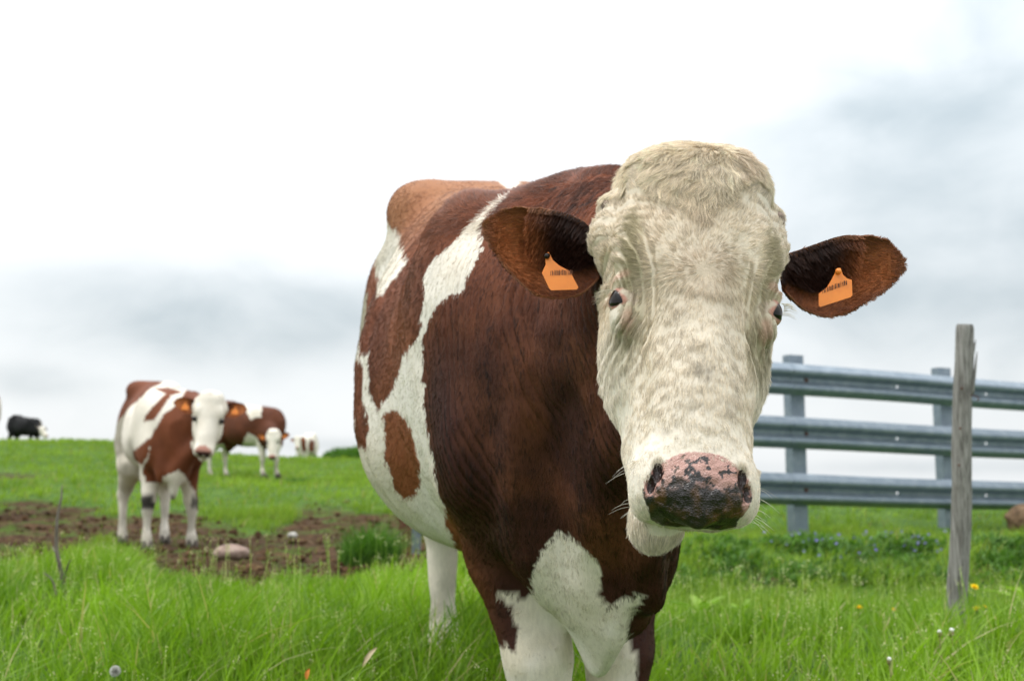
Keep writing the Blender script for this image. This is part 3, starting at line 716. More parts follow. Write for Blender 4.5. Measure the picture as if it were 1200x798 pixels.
    FurPts(P, Nn, dir3, ln, lift, cc, 'head_fur', root, rng, .00025, clump=.0070+.0045*sm(.2, .08, v), ck=.11+.31*sm(.2, .1, v), wave=.05+.10*sm(.2, .1, v), cv=.05+.11*sm(.22, .1, v))
    # ---- coat on the body
    dens = (~(hd) & ~bald).astype(float)*np.where(vis > -.3, 1.0, .12)*np.where(V[:, 0] > .1, np.where((V[:, 0] > .5) & (V[:, 2] < .8), 1.7, 1.0), .45)*np.where(V[:, 2] < .25, .4, 1)
    nb = 350000
    T, w = sample_surface(V, Fs, dens, nb, rng); P = bary(V, T, w); Nn = unit(bary(N_, T, w)); cc, hd2, _, bald2, br2 = main_coat(P)
    dr = np.tile(np.array([-.75, 0, -.75]), (len(P), 1)); nk = sm(.5, .85, P[:, 0]); dr[:, 0] += nk*.65; dr[:, 2] -= nk*.5
    cr = (P[:, 2] > 1.20) & (P[:, 0] > .5); dr[:, 2] = np.where(cr, dr[:, 2]+1.2*sm(1.2, 1.3, P[:, 2]), dr[:, 2])
    dr += np.stack([fbm(P, 9, 2, 84)-.5, fbm(P, 9, 2, 85)-.5, (fbm(P, 9, 2, 86)-.5)*.5], 1)*.8
    dr = dr-(dr*Nn).sum(1)[:, None]*Nn; dr = unit(dr+1e-9)
    ln = (.012+.005*rng.random(len(P)))*np.where(P[:, 2] < .5, .7, 1)*np.where(cr, 1.25, 1)*np.where(cc.mean(1) > .3, .8, 1)
    lift = .06+.08*rng.random(len(P))+np.where(cr, .25, 0)
    FurPts(P, Nn, dr, ln, lift, cc, 'coat_fur', root, rng, np.where(P[:, 0] < .1, .00055, .00032), clump=.008, ck=.32, streak=nk*(cc.mean(1) < .3), cv=.16)
    return root, D
def FurPts(P, Nn, dr, ln, lift, cc, name, root, rng, rad, clump=.006, ck=.5, k=5, streak=None, wave=0.0, cv=.3):
    """hair curves that lean along dr, drawn together in tufts; cv: how far tufts differ in shade"""
    t = np.linspace(0, 1, k); clump = np.broadcast_to(clump, (len(P),))[:, None]
    tip = dr*(ln*np.cos(lift))[:, None]+Nn*(ln*np.sin(lift))[:, None]+rng.normal(0, 1, P.shape)*(ln*.07)[:, None]
    shade = 1.0
    ck = np.broadcast_to(ck, (len(P),))
    for lev, (sc, w_) in enumerate(((1.0, ck), (.42, ck*.8))):      # two nested levels of tufts
        cs = clump*sc
        cell = np.floor((P+rng.normal(0, 1, P.shape)*cs*.08+(np.stack([fbm(P, 60, 1, s+9*lev) for s in (1, 2, 3)], 1)-.5)*cs*1.6)/cs).astype(np.int64)
        key = (cell[:, 0]*73856093) ^ (cell[:, 1]*19349663) ^ (cell[:, 2]*83492791)
        _, inv = np.unique(key, return_inverse=True); cnt = np.bincount(inv)
        cen = np.stack([np.bincount(inv, P[:, i]+tip[:, i])/cnt for i in range(3)], 1)
        wob = rng.normal(0, 1, cen.shape)*cs.mean()*.25
        tip = tip+((cen+wob)[inv]-(P+tip))*(w_*(.7+.3*rng.random(cnt.shape))[inv])[:, None]
        shade = shade*(1+(rng.random(cnt.shape)-.5)[inv]*cv*(1.1 if lev == 0 else .9))
    if streak is not None:
        n_ = fbm(P*np.array([1, 1, .14]), 80, 2, 88)-.5; shade = shade*np.clip(1+n_*(.3+2.4*streak), .25, 1.8)  # shade of the neck furrows put into the hair colour as streaks
    mid = dr*(ln*.5)[:, None]+Nn*(ln*np.sin(lift)*.8)[:, None]
    C = P[:, None]-Nn[:, None]*.001+2*(1-t)[None, :, None]*t[None, :, None]*mid[:, None]+(t**2)[None, :, None]*tip[:, None]
    if np.any(wave):
        sd_ = np.cross(Nn, dr); ph = fbm(P, 45, 1, 5)*18
        C = C+(np.sin(t[None]*5.0+ph[:, None])*t[None]*(ln*wave)[:, None])[..., None]*sd_[:, None]
    return make_curves(name, C, np.broadcast_to(rad, (len(P),)), FUR, root, np.clip(cc*np.reshape(shade, (-1, 1)), 0, .9))
def ear_color(rimc=(.17, .055, .025)):
    def f(t, b, inner, V):
        deep = np.clip(1-np.abs(b)**2.2, 0, 1)*sm(0, .3, t)*sm(1.0, .8, t)
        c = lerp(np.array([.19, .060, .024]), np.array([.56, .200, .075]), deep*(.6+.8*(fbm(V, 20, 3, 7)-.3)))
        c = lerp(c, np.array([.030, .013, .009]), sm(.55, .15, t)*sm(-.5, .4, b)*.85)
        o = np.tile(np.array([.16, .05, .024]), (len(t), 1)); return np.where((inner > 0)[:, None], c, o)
    return f
def main_ears(root):
    rng = np.random.default_rng(9); cam_l = RI[:3, :3]@np.array([0, 0, 1.0])+RI[:3, 3]
    inv = lambda p: RI[:3, :3]@np.asarray(p)+RI[:3, 3]
    k = 1.66/F
    specs = [(-1, inv(at(703, 302, 1.68)), lvdir((-1, .05, .03)), .148, [v*k for v in (22, 43, 51, 55, 56, 52, 36)], [v*k for v in (-24, -44, -49, -46, -32, -8, 27)], (640, 298), 1),
             (1, inv(at(922, 318, 1.70)), lvdir((1, .10, .02)), .158, [v*k for v in (20, 28, 36, 41, 40, 34, 10)], [v*k for v in (-26, -48, -55, -50, -38, -24, 2)], (983, 315), -1)]
    for side, B, od, ln, top, bot, tg, sg in specs:
        H2 = Head(B, MH.v, MH.w, 1.0)
        tw = cam_l-B; up = lvdir((0, 0, 1))
        V, Fs, N_, c, D = build_ear(H2, side, root, ln+.018, top, bot, .034, 0, ear_color(), base=(0, 0, 0), outdir=od, up=up, toward=tw)
        V = V+N_*((fbm(V, 40, 3, 15)-.5)*.003)[:, None]
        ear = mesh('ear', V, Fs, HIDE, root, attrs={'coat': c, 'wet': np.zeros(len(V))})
        n0 = D['n0']
        # hair: short inside, a dense dark tuft at the upper base, a paler fringe round the rim
        T, w = sample_surface(V, Fs, np.ones(len(V)), 26000, rng); P = bary(V, T, w); Nn = unit(bary(N_, T, w)); cc = bary(c, T, w)
        tt = bary(np.tile(D['T'].ravel(), 2), T, w); bb = bary(np.tile(D['Bv'].ravel(), 2), T, w); inn = (Nn@D['fw'] > 0)
        rim = (np.abs(bb) > .90) | (tt > .93); cc = np.where(rim[:, None], np.array([.30, .12, .05]), cc)
        dr = D['od'][None]*(.9)+D['up'][None]*(np.where(inn, -.9*np.sign(bb+.2)*(tt < .5), .6*bb))[:, None]; dr = np.where(rim[:, None], D['od'][None]*.5+D['up'][None]*bb[:, None]*1.1+D['fw'][None]*.2, dr)
        dr = dr-(dr*Nn).sum(1)[:, None]*Nn*.9; dr = unit(dr)
        tuft = inn & (bb > -.1) & (tt < .62); lnn = np.where(tuft, .022, .009)*(.6+.7*rng.random(len(P))); lnn = np.where(rim, .008, lnn)
        dr = np.where(tuft[:, None], unit(D['od'][None]*.5-D['up'][None]*.9+D['fw'][None]*.5), dr)
        cc = np.where(tuft[:, None], lerp(cc, np.array([.045, .018, .012]), sm(.62, .3, tt)), cc)
        FurPts(P, Nn, dr, lnn, np.full(len(P), .35)+.2*tuft, cc, 'ear_fur', ear, rng, .00034, clump=.006, ck=.5)
        # the tag
        if sg == 1: poly = [(638.5, 297), (643, 295.5), (648, 305), (655, 311), (668, 318), (678, 337), (676, 339.5), (646, 340.5), (643.5, 338), (635, 320), (639.5, 310)]; hole = (641, 300)
        else: poly = [(981.5, 314.5), (985, 314), (988, 322), (993, 326.5), (998.5, 328), (999, 346), (997, 348.5), (961, 360), (959.5, 358), (959.5, 344.5), (969, 337), (974, 329)]; hole = (982.5, 318)
        d = 1.672 if sg == 1 else 1.684
        f0 = [inv(at(x, y, d+(y-hole[1])*-.00025)) for x, y in poly]; th = D['fw']*.0016
        bm = bmesh.new(); a = [bm.verts.new(p) for p in f0]; b = [bm.verts.new(p-th) for p in f0]
        nrm = np.cross(f0[1]-f0[0], f0[4]-f0[0]); flip = (nrm@D['fw']) < 0
        bm.faces.new(a[::-1] if flip else a); bm.faces.new(b if flip else b[::-1])
        for i in range(len(a)):
            j = (i+1) % len(a); bm.faces.new((a[i], a[j], b[j], b[i]))
        bmesh.ops.recalc_face_normals(bm, faces=bm.faces)
        bmesh.ops.bevel(bm, geom=[e for e in bm.edges if e.is_boundary is False and abs(e.calc_face_angle(0)) > .8], offset=.0004, segments=2, affect='EDGES')
        tgo = bmobj('ear_tag', bm, TAGM, ear)
        # print on it: a faded row of bars and digits
        bm = bmesh.new(); 
        if sg == 1: A, Bp, up2 = np.array((645, 323.0)), np.array((671, 322.0)), np.array((0, -6.5))
        else: A, Bp, up2 = np.array((964, 344.0)), np.array((993, 333.5)), np.array((-.5, -6))
        x = 0.0; r2 = random.Random(4)
        while x < 1:
            wd = r2.choice((.018, .03, .045)); p0 = A+(Bp-A)*x; p1 = A+(Bp-A)*min(1, x+wd); hgt = up2*r2.uniform(.75, 1)
            pts = [inv(at(*p, d+(p[1]-hole[1])*-.00025-.0006)) for p in (p0, p1, p1+hgt, p0+hgt)]
            bm.faces.new([bm.verts.new(p) for p in pts]); x += wd+r2.choice((.02, .03, .05))
        bmobj('tag_print', bm, INK, ear)
        # stud
        bm = bmesh.new(); bmesh.ops.create_uvsphere(bm, u_segments=16, v_segments=10, radius=.0045); bmesh.ops.translate(bm, verts=bm.verts, vec=Vector(inv(at(*hole, d-.003)))); bmobj('tag_stud', bm, EYE if sg == 1 else TAGM, ear, True)
def main_details(root, D):
    rng = np.random.default_rng(21)
    # lashes and whiskers
    P = []; 
    for s in (-1, 1):
        for i in range(34):
            t = i/33; b = MH.out((s*(.1205-.004*(2*t-1)**2-.01*t), .2470+.004*(2*t-1)**2, -.002+.036*t)); tip = b+MH.u*s*.016+MH.v*(.004+.006*rng.random())+MH.w*.006+rng.normal(0, .002, 3)
            P.append([b, (b+tip)/2-MH.v*.002, tip])
    make_curves('eyelashes', np.array(P), .0002, FUR, root, np.tile(np.array([.62, .55, .42]), (len(P), 1)))
    P = []
    for i in range(24):
        s = rng.choice((-1, 1)); b0 = MH.out((s*(.075+.008*rng.random()), .47+.08*rng.random(), .0+.05*rng.random()-.02)); b0 = project(D, b0[None], 3)[0]
        dr = unit(MH.u*s*1.0+MH.v*.6*rng.random()+MH.w*(.3*rng.random())-np.array([0, 0, .2]))*(.012+.022*rng.random()); P.append([b0, b0+dr*.5, b0+dr-np.array([0, 0, .2])*.02])
    make_curves('whiskers', np.array(P), .00022, FUR, root, np.tile(np.array([.70, .66, .58]), (len(P), 1)))
    for s, sz in ((-1, .8), (1, 1.0)):
        bm = bmesh.new(); bmesh.ops.create_icosphere(bm, subdivisions=4, radius=1)
        for v in bm.verts:
            n = 1+.16*(float(vnoise(np.array([v.co[:]])*3.1, 1, 3)[0])-.5); v.co = Vector(MH.out(np.array((s*.116, .092, -.028))+np.array((v.co.x*.0135, v.co.y*.0145, v.co.z*.014))*n*sz))
        bmobj('horn_bud', bm, HORN, root, True)
    add_hooves(root, [(.67, -.070, .055), (.64, .085, .055), (-.71, -.05, .055), (-.75, .16, .055)]); add_tail(root, WHITE*.8, 1.33)
import time as _t; _t0 = _t.time()
cow1, D1 = main_cow(); print('cow', _t.time()-_t0)
main_ears(cow1); main_details(cow1, D1); print('ears', _t.time()-_t0)
# ------------------------------------------------------------------ the other cows of the herd
def gz(x, y): return float(ground_z(np.array([x]), np.array([y]))[0])
def plain_coat(root_m, polys, base=WHITE, patch=BROWN, headc=WHITE, H=None, nz=None, dirtk=.5, extra=None, jit=1.6):
    RMx = np.array(root_m)
    def f(P):
        Wp = P@RMx[:3, :3].T+RMx[:3, 3]; px, py, d = topx(Wp); n = len(P)
        X = px+(fbm(P, 14, 3, 61)-.5)*jit*2; Y = py+(fbm(P, 14, 3, 62)-.5)*jit*2
        br = np.zeros(n, bool)
        for p in polys: br |= inpoly(X, Y, p)
        if nz is not None: br |= fbm(P*np.array([1, .7, .9]), nz[0], 3, nz[1]) > nz[2]
        c = np.tile(base, (n, 1)); c = lerp(c, CREAM*.9, fbm(P, 4, 3, 12)*.5)
        c = lerp(c, np.array([.24, .22, .165]), sm(.38, .58, fbm(P, 4.5, 4, 15))*sm(.3, .8, P[:, 2])*sm(1.45, 1.2, P[:, 2])*sm(.6, .1, P[:, 0])*dirtk*.8)
        c = lerp(c, DIRT*.55, sm(.5, .1, P[:, 2])*.55*sm(.3, .6, fbm(P, 9, 3, 19)))
        b = lerp(patch*.72, patch*1.15, sm(.35, .7, fbm(P, 5, 3, 23))*.6); c = np.where(br[:, None], b, c)
        q = H.loc(P); u, v, w = q.T; hd = (v > -.03) & (w > -.10) & (np.abs(u) < .15); hd |= (v > .36) & (w > -.2) & (np.abs(u) < .12)
        c = np.where(hd[:, None], lerp(headc, CREAM*.9 if headc.mean() > .3 else headc, fbm(P, 14, 3, 5)*.5), c)
        pad = np.hypot(u/.062, (v-.517)/.038) < 1; c = np.where((hd & pad & (w > 0))[:, None], lerp(PINK, DBROWN*.5, sm(.515, .535, v)), c)
        if extra is not None: c = extra(P, c, q)
        return c
    return f
def small_cow(label, px, d, fwd, head, neckh, feet, coat, scale=.88, tags=True, voxel=.020, fz=None, name='cow', eyes=True, earc=None, horn=False, zoff=0, belly=.92, bot=.06):
    p = at(px, 500, d); x, y = float(p[0]), float(p[1]); z = gz(x, y)+zoff
    fwd = unit((*fwd, 0)); yaw = math.atan2(fwd[1], fwd[0])
    M_ = Matrix.Translation((x, y, z)) @ Matrix.Rotation(yaw, 4, 'Z') @ Matrix.Scale(scale, 4)
    root = link(name, None); root.matrix_world = M_; tag(root, label, 'cow', 'cows grazing up the hill')
    R3 = np.array(Matrix.Rotation(-yaw, 3, 'Z')); ld = lambda v: R3@np.array(v, float)
    H = Head(head[0], ld(head[1]), ld(head[2]), head[3] if len(head) > 3 else 1.0)
    legs = std_legs(*feet, kr=.84)
    hb = H.out((0, .12, -.10)); neck = ((.50, 0, neckh), tuple(hb), [.22, .20, .17, .145, .125, .115], ([.30, .27, .24, .20, .16, .12], [.36, .33, .28, .24, .18, .12]))
    D = cow_sdf(H, legs, neck, fine=False, belly=belly, bot=bot)
    D.add(roundcone(H.out((0, .30, -.16)), (.84, 0, .62), .05, .06), .08)
    lo = np.minimum([-1.05, -.5, 0], np.array(head[0])-.65); hi = np.maximum([1.0, .5, 1.55], np.array(head[0])+.65); lo[2] = 0.0
    V, Q = surface_nets(D, lo, hi, voxel); V = project(D, V, 2, .02); Fs = [Q]; N_ = vnormals(V, Fs)
    V = V+N_*((fbm(V, 8, 3, 77)-.5)*.012)[:, None]
    cf = coat(M_, H); mesh('body', V, Fs, HIDE, root, attrs={'coat': cf(V), 'wet': np.zeros(len(V))})
    if eyes:
        for s in (-1, 1): 
            bm = bmesh.new(); bmesh.ops.create_uvsphere(bm, u_segments=14, v_segments=10, radius=.021); bmesh.ops.translate(bm, verts=bm.verts, vec=Vector(H.out((s*.103, .256, .026)))); bmobj('eye', bm, EYE, root, True)
    for s in (-1, 1):
        od = H.u*s+H.w*.10+H.v*.06; up = -H.v*.9+H.w*.2
        k = .0012
        V, Fs, N_, c, Dd = build_ear(H, s, root, .175, [v*k for v in (22, 43, 51, 55, 54, 48, 20)], [v*k for v in (-24, -44, -49, -46, -32, -14, 12)], .034, 0, ear_color() if earc is None else (lambda t, b, i, V_: np.tile(earc, (len(t), 1))), nx=14, ny=12, base=(.105, .125, -.06), outdir=od, up=up, toward=H.w)
        ear = mesh('ear', V, Fs, HIDE, root, attrs={'coat': c, 'wet': np.zeros(len(V))})
        if tags:
            o = Dd['B']+Dd['od']*.085+Dd['fw']*.006; a, b_ = Dd['od'], -Dd['up']; bm = bmesh.new()
            pts = [(-.004, -.03), (.004, -.03), (.008, -.012), (.026, -.002), (.026, .030), (-.026, .030), (-.026, -.002), (-.008, -.012)]
            f0 = [bm.verts.new(o+a*x_+b_*y_) for x_, y_ in pts]; f1 = [bm.verts.new(o+a*x_+b_*y_-Dd['fw']*.002) for x_, y_ in pts]
            bm.faces.new(f0); bm.faces.new(f1[::-1])
            for i in range(8): bm.faces.new((f0[i], f1[i], f1[(i+1) % 8], f0[(i+1) % 8]))
            bmesh.ops.recalc_face_normals(bm, faces=bm.faces); bmobj('ear_tag', bm, TAGM, ear)
    if horn:
        for s in (-1, 1):
            pts = [H.out((s*.10, .06, -.03)), H.out((s*.19, .045, -.02)), H.out((s*.25, .0, .01)), H.out((s*.265, -.06, .03))]; C = [curve(range(4), [p_[i] for p_ in pts]) for i in range(3)]; V = []
            for t in np.linspace(0, 3, 10):
                for a in np.linspace(0, 2*math.pi, 8, endpoint=False): V.append((C[0](t)+(.026-.0075*t)*math.cos(a), C[1](t), C[2](t)+(.026-.0075*t)*math.sin(a)))
            i = np.arange(80).reshape(10, 8); mesh('horn', V, np.stack([i[:-1], np.roll(i[:-1], -1, 1), np.roll(i[1:], -1, 1), i[1:]], -1).reshape(-1, 4), HORN, root)
    add_hooves(root, [(feet[0][0]+.04, feet[0][1], .055), (feet[1][0]+.04, feet[1][1], .055), (feet[2][0]+.05, feet[2][1], .055), (feet[3][0]+.05, feet[3][1], .055)])
    (None if px < 0 else add_tail(root, DBROWN*.4 if earc is not None else WHITE*.7))
    return root
def base_white(c): return getattr(c, 'white', True)
FEET = ((.58, -.14), (.64, .15), (-.74, -.16), (-.66, .16))
# young cow in the mud, facing us
C2 = [[(150, 425), (190, 430), (192, 447), (176, 456), (166, 466), (151, 478), (141, 490), (135, 500), (118, 500), (120, 450)],
      [(182, 454), (197, 454), (211, 458), (214, 460), (206, 462), (200, 464), (195, 473), (182, 490), (169, 495), (170, 487), (182, 474), (191, 464), (194, 461), (185, 458)],
      [(216, 461), (222, 450), (250, 440), (275, 500), (250, 560), (240, 575), (236, 600), (231, 598), (229, 575), (222, 567), (216, 556), (210, 551), (198, 555), (191, 558), (190, 566), (172, 566), (167, 552), (169, 544), (173, 537), (176, 524), (178, 511), (181, 505), (192, 485), (201, 479), (211, 469)],
      [(176, 512), (167, 521), (156, 528), (157, 538), (166, 545), (172, 536), (176, 521)]]
def knees(P, c, q):
    k = sm(.07, .0, np.abs(P[:, 2]-.36-.05*fbm(P, 9, 2, 4))-.02)*(P[:, 0] > .3)*np.where(P[:, 1] < 0, 1, .75*(P[:, 1] > .17)); c = lerp(c, np.array([.035, .030, .026]), np.clip(k*1.2*sm(.35, .6, fbm(P, 12, 3, 8)+.15), 0, 1))
    k = sm(.30, .40, q[:, 1])*0; fr = sm(.13, .03, q[:, 1])*(q[:, 2] > -.05)*sm(.4, .6, fbm(P, 25, 3, 6))*.5
    return lerp(c, np.array([.25, .22, .18]), fr)
small_cow('young brown and white cow facing us with its legs in the mud', 189, 9.05, (.42, -.91), ((1.10, .215, 1.25), (-.02, -.30, -.95), (.22, -.95, .30), 1.0), .98, ((.60, -.17), (.53, .19), (-.72, -.20), (-.62, .15)),
          lambda m, H: plain_coat(m, C2, H=H, extra=knees, dirtk=1.0), scale=.90, voxel=.016, belly=.86, bot=.12)
# grazing cow behind it
C3 = [[(215, 440), (286, 440), (286, 474), (293, 492), (306, 488), (307, 470), (307, 440), (340, 440), (345, 520), (310, 528), (300, 512), (290, 507), (284, 520), (281, 541), (268, 538), (262, 520), (240, 520), (215, 500)]]
small_cow('brown cow with a white head held low, grazing behind the young cow', 288, 20.0, (.84, -.54), ((1.10, -.42, .86), (.05, -.22, -.97), (.0, -.98, .22), 1.02), .92, FEET,
          lambda m, H: plain_coat(m, C3, H=H, patch=BROWN*.62), scale=.92)
# cow beyond the ridge, seen from the front
small_cow('pale cow with brown spots, only its front showing over the ridge', 360, 40.5, (-.10, -.99), ((1.02, -.1, 1.28), (.1, -.34, -.93), (-.1, -.93, .34)), .95, FEET,
          lambda m, H: plain_coat(m, [[(352, 515), (358, 513), (359, 528), (354, 530)], [(364, 514), (369, 517), (368, 529), (363, 530), (361, 522)]], H=H, jit=.8, headc=WHITE), scale=.88, voxel=.03, tags=False, eyes=False, zoff=-.22)
# black cow on the ridge
BLK = np.array([.006, .006, .007])
def blackcoat(m, H): return plain_coat(m, [[(0, 400), (47, 400), (47, 600), (0, 600)]], patch=BLK, base=BLK*1.3, H=H, dirtk=0, jit=.8)
small_cow('black cow with a white head and short horns on the ridge', 29, 38.5, (.80, -.45), ((1.16, -.15, .92), (.55, -.25, -.80), (.80, -.45, .30)), .90, FEET, blackcoat, scale=.80, voxel=.03, tags=False, eyes=False, earc=BLK*2, horn=True)
# pale cow standing just outside, its rump at the edge
small_cow('pale cow at the very left edge, only its rump in view', -113, 12.0, (-.96, -.28), ((1.15, 0, 1.3), (-.3, -.2, -.93), (-.95, -.28, .2)), .98, FEET,
          lambda m, H: plain_coat(m, [], nz=(3, 5, .62), H=H), scale=.97, voxel=.03, tags=False, eyes=False)
print('herd', _t.time()-_t0)

# ------------------------------------------------------------------ guardrail
def galv():
    M = Mat('galvanised_steel', .42, .5); n = M.noise(9, 6, .6); n2 = M.noise(90, 3, .5)
    c = M.ramp(n, [(.3, (.13, .175, .225)), (.55, (.20, .25, .30)), (.75, (.30, .35, .40))]); c = M.mix(.25, c, M.ramp(n2, [(.35, (.16, .20, .24)), (.65, (.38, .43, .47))]))
    st = M.noise(5, 6, .7, stretch=(9, 9, .5)); c = M.mix(M.ramp(st, [(.56, (0, 0, 0)), (.72, (.55,)*3)]), c, (.17, .18, .18))
    M.base(c); M.b.inputs['Metallic'].default_value = .55; M.bump(n2, .15, .002); return M.m
GALV = galv()
def rustm():
    M = Mat('rusty_iron', .85, .2); M.base(M.ramp(M.noise(38, 6, .65), [(.3, (.045, .020, .014)), (.55, (.12, .048, .030)), (.75, (.20, .10, .065))])); M.bump(M.noise(90, 5), .5, .003); return M.m
RUST = rustm()
W_PROF = [(0, .156), (.012, .150), (.062, .112), (.079, .100), (.083, .088), (.083, .070), (.078, .058), (.030, .026), (.016, .012), (.016, -.012), (.030, -.026), (.078, -.058), (.083, -.070), (.083, -.088), (.079, -.100), (.062, -.112), (.012, -.150), (0, -.156)]
FA = np.array([2.765, 11.6]); FD = unit((2.86, 1.4)); FN = np.array([FD[1], -FD[0]])       # along the fence; FN points to the camera
def rail_z(row, s):      # layout height of the rail's middle at distance s along the fence
    return (.618, .092, -.462)[row]-(.0735, .0755, .0790)[row]*s
def fence_pt(s, out, row, dz): x, y = FA+FD*s+FN*out; return (x, y, rail_z(row, s)+dz)
guard = link('guardrail', None); g0 = lv2w([FA[0]+FD[0]*.1, FA[1]+FD[1]*.1, -.98]); guard.location = g0
tag(guard, 'galvanised steel guardrail fence with three rails behind the big cow', 'guardrail')
GI = -g0
def build_rail(row, s0, s1, holes, lap):
    cuts = sorted(set([s0, s1]+[h+o for h in holes for o in (-.024, -.014, .014, .024)]+list(np.arange(s0, s1, .5))))
    n = len(W_PROF); V = []
    # thickness: outline offset along its normal
    pr = np.array(W_PROF); t = np.gradient(pr, axis=0); nr = unit(np.stack([-t[:, 1], t[:, 0]], 1)); nr *= np.sign((nr@np.array([1, 0])).mean()) or 1
    inner = pr-nr*.004
    for c in cuts:
        sag = .004*math.sin(c*1.7+row)
        for o, dz in pr: V.append(fence_pt(c, o+lap, row, dz+sag))
        for o, dz in inner: V.append(fence_pt(c, o+lap, row, dz+sag))
    q = []
    for i in range(len(cuts)-1):
        a, b = i*2*n, (i+1)*2*n; mid = (cuts[i]+cuts[i+1])/2; hole = any(abs(mid-h) < .0139 for h in holes); semi = any(.0139 < abs(mid-h) < .024 for h in holes)
        for j in range(n-1):
            if hole and j == 8: continue
            q.append((a+j, b+j, b+j+1, a+j+1)); q.append((a+n+j+1, b+n+j+1, b+n+j, a+n+j))
        q.append((a, a+n, b+n, b)); q.append((a+n-1, b+n-1, b+2*n-1, a+2*n-1))
        if hole:
            q += [(a+8, b+8, b+n+8, a+n+8), (a+9, a+n+9, b+n+9, b+9), (a+8, a+n+8, a+n+9, a+9), (b+8, b+9, b+n+9, b+n+8)]
    for e in (0, (len(cuts)-1)*2*n):
        for j in range(n-1): q.append((e+j, e+j+1, e+n+j+1, e+n+j))
    V = lv2w(V)+GI; o = mesh('rail', V, np.array(q), GALV, guard, smooth=False); return o
def bolt(parent, s, row, dz, mat, r=.016, out=.016, flat=.5):
    bm = bmesh.new(); bmesh.ops.create_uvsphere(bm, u_segments=12, v_segments=8, radius=r); p = lv2w(fence_pt(s, out+.002, row, dz))+GI
    for v in bm.verts: v.co = Vector(p)+v.co*1.0
    bmobj('bolt', bm, mat, parent, True)
POSTS = [(-1.88), .12, 2.15, 4.2]
for row in range(3):
    for (s0, s1, hs, lap) in ((-3.0, .35, [-2.3, -1.3, -.6], 0), (-.05, 4.6, [1.33, 2.60, 3.6], .0045)):
        r = build_rail(row, s0, s1, hs, lap)
        if lap:
            bolt(r, .14, row, -.002, RUST, .020, .022)
            for ds in (-.09, .33):
                for dz in (-.088, .088, .04, -.04): bolt(r, .0+ds+.03, row, dz, GALV, .010, .083 if abs(dz) > .06 else .052)
            bolt(r, 2.17, row, -.002, RUST, .016, .022)
for s in POSTS:
    x, y = FA+FD*s-FN*.062; top = rail_z(0, s)+.156+.115; base = rail_z(2, s)-.156-.55; w2, dp = .088, .055
    bm = bmesh.new(); pr = [(-w2, dp), (w2, dp), (w2, -dp), (w2-.03, -dp), (w2-.03, -dp+.006), (w2-.006, -dp+.006), (w2-.006, dp-.006), (-w2+.006, dp-.006), (-w2+.006, -dp+.006), (-w2+.03, -dp+.006), (-w2+.03, -dp), (-w2, -dp)]
    zb = lv2w([x, y, base]); zt = lv2w([x, y, top]); rings = []
    for P0 in (zb, np.array([zb[0]+.0, zb[1]-.0, zt[2]])):
        rings.append([bm.verts.new(Vector(P0+GI+np.array([FD[0]*a+FN[0]*b, FD[1]*a+FN[1]*b, 0]))) for a, b in pr])
    n = len(pr)
    for j in range(n): bm.faces.new((rings[0][j], rings[0][(j+1) % n], rings[1][(j+1) % n], rings[1][j]))
    bm.faces.new(rings[1]); bmesh.ops.recalc_face_normals(bm, faces=bm.faces)
    bmobj('post', bm, GALV, guard)

# ------------------------------------------------------------------ posts, stones and sticks
def tube(name, pts, rad, mat, parent=None, m=12, rough=0.0, n=24, seed=1, fq=20, squash=1.0):
    pts = np.array(pts, float); k = len(pts); C = [curve(range(k), pts[:, i]) for i in range(3)]; Rr = curve(range(k), rad); V = []
    T = np.linspace(0, k-1, n); P = np.stack([c(T) for c in C], 1); tg = unit(np.gradient(P, axis=0)); ref = np.array([0.3, 1, .1])
    for p, t_, r in zip(P, tg, Rr(T)):
        a = unit(np.cross(t_, ref)); b = np.cross(t_, a)
        for f in np.linspace(0, 2*math.pi, m, endpoint=False): V.append(p+a*r*math.cos(f)+b*r*squash*math.sin(f))
    V = np.array(V); V0 = V.copy()
    if rough:
        ctr = np.repeat(P, m, 0); d_ = V-ctr; V = ctr+d_*(1+rough*2*(fbm(V0*np.array([1, 1, .12]), fq, 3, seed)-.5))[:, None]
    i = np.arange(n*m).reshape(n, m); q = np.stack([i[:-1], np.roll(i[:-1], -1, 1), np.roll(i[1:], -1, 1), i[1:]], -1).reshape(-1, 4)
    caps = [tuple(i[0][::-1]), tuple(i[-1])]
    return mesh(name, V, [tuple(f) for f in q]+caps, mat, parent)
def woodm():
    M = Mat('weathered_wood', .85, .15); g = M.noise(26, 7, .65, stretch=(5, 5, .22)); c = M.ramp(g, [(.28, (.060, .056, .052)), (.42, (.17, .162, .15)), (.60, (.31, .30, .285)), (.8, (.42, .41, .39))])
    c = M.mix(M.ramp(M.noise(14, 6, .7, stretch=(2, 2, .5)), [(.55, (0, 0, 0)), (.68, (.6,)*3)]), c, (.12, .105, .09)); M.base(c); M.bump(g, .9, .006); return M.m
WOOD = woodm()
b0 = at(1118, 725, 4.42); t0 = at(1131, 380, 4.42); b0[2] -= .12
wp = link('fence_post', None); wp.location = b0; tag(wp, 'leaning grey weathered wooden stake in the grass before the guardrail', 'fence post')
k = t0-b0
tube('stake', [(0, 0, 0), k*.2+np.array([.0, 0, 0]), k*.45+np.array([.006, 0, 0]), k*.72+np.array([-.003, 0, 0]), k*.9+np.array([.001, 0, 0]), k*.985, k], [.037, .037, .036, .034, .0335, .032, .0285], WOOD, wp, m=64, rough=.11, n=90, seed=4, fq=55)
for y0, y1, dx, nm in ((412, 462, 9.5, 'splinter'), (398, 424, 8.0, 'splinter')):
    p0 = at(1131+dx-1, y1, 4.40)-b0; p1 = at(1133+dx, y0, 4.39)-b0; tube(nm, [p0, (p0+p1)/2+np.array([.004, 0, 0]), p1+np.array([.008, 0, 0])], [.006, .005, .0015], WOOD, wp, m=8, n=10)
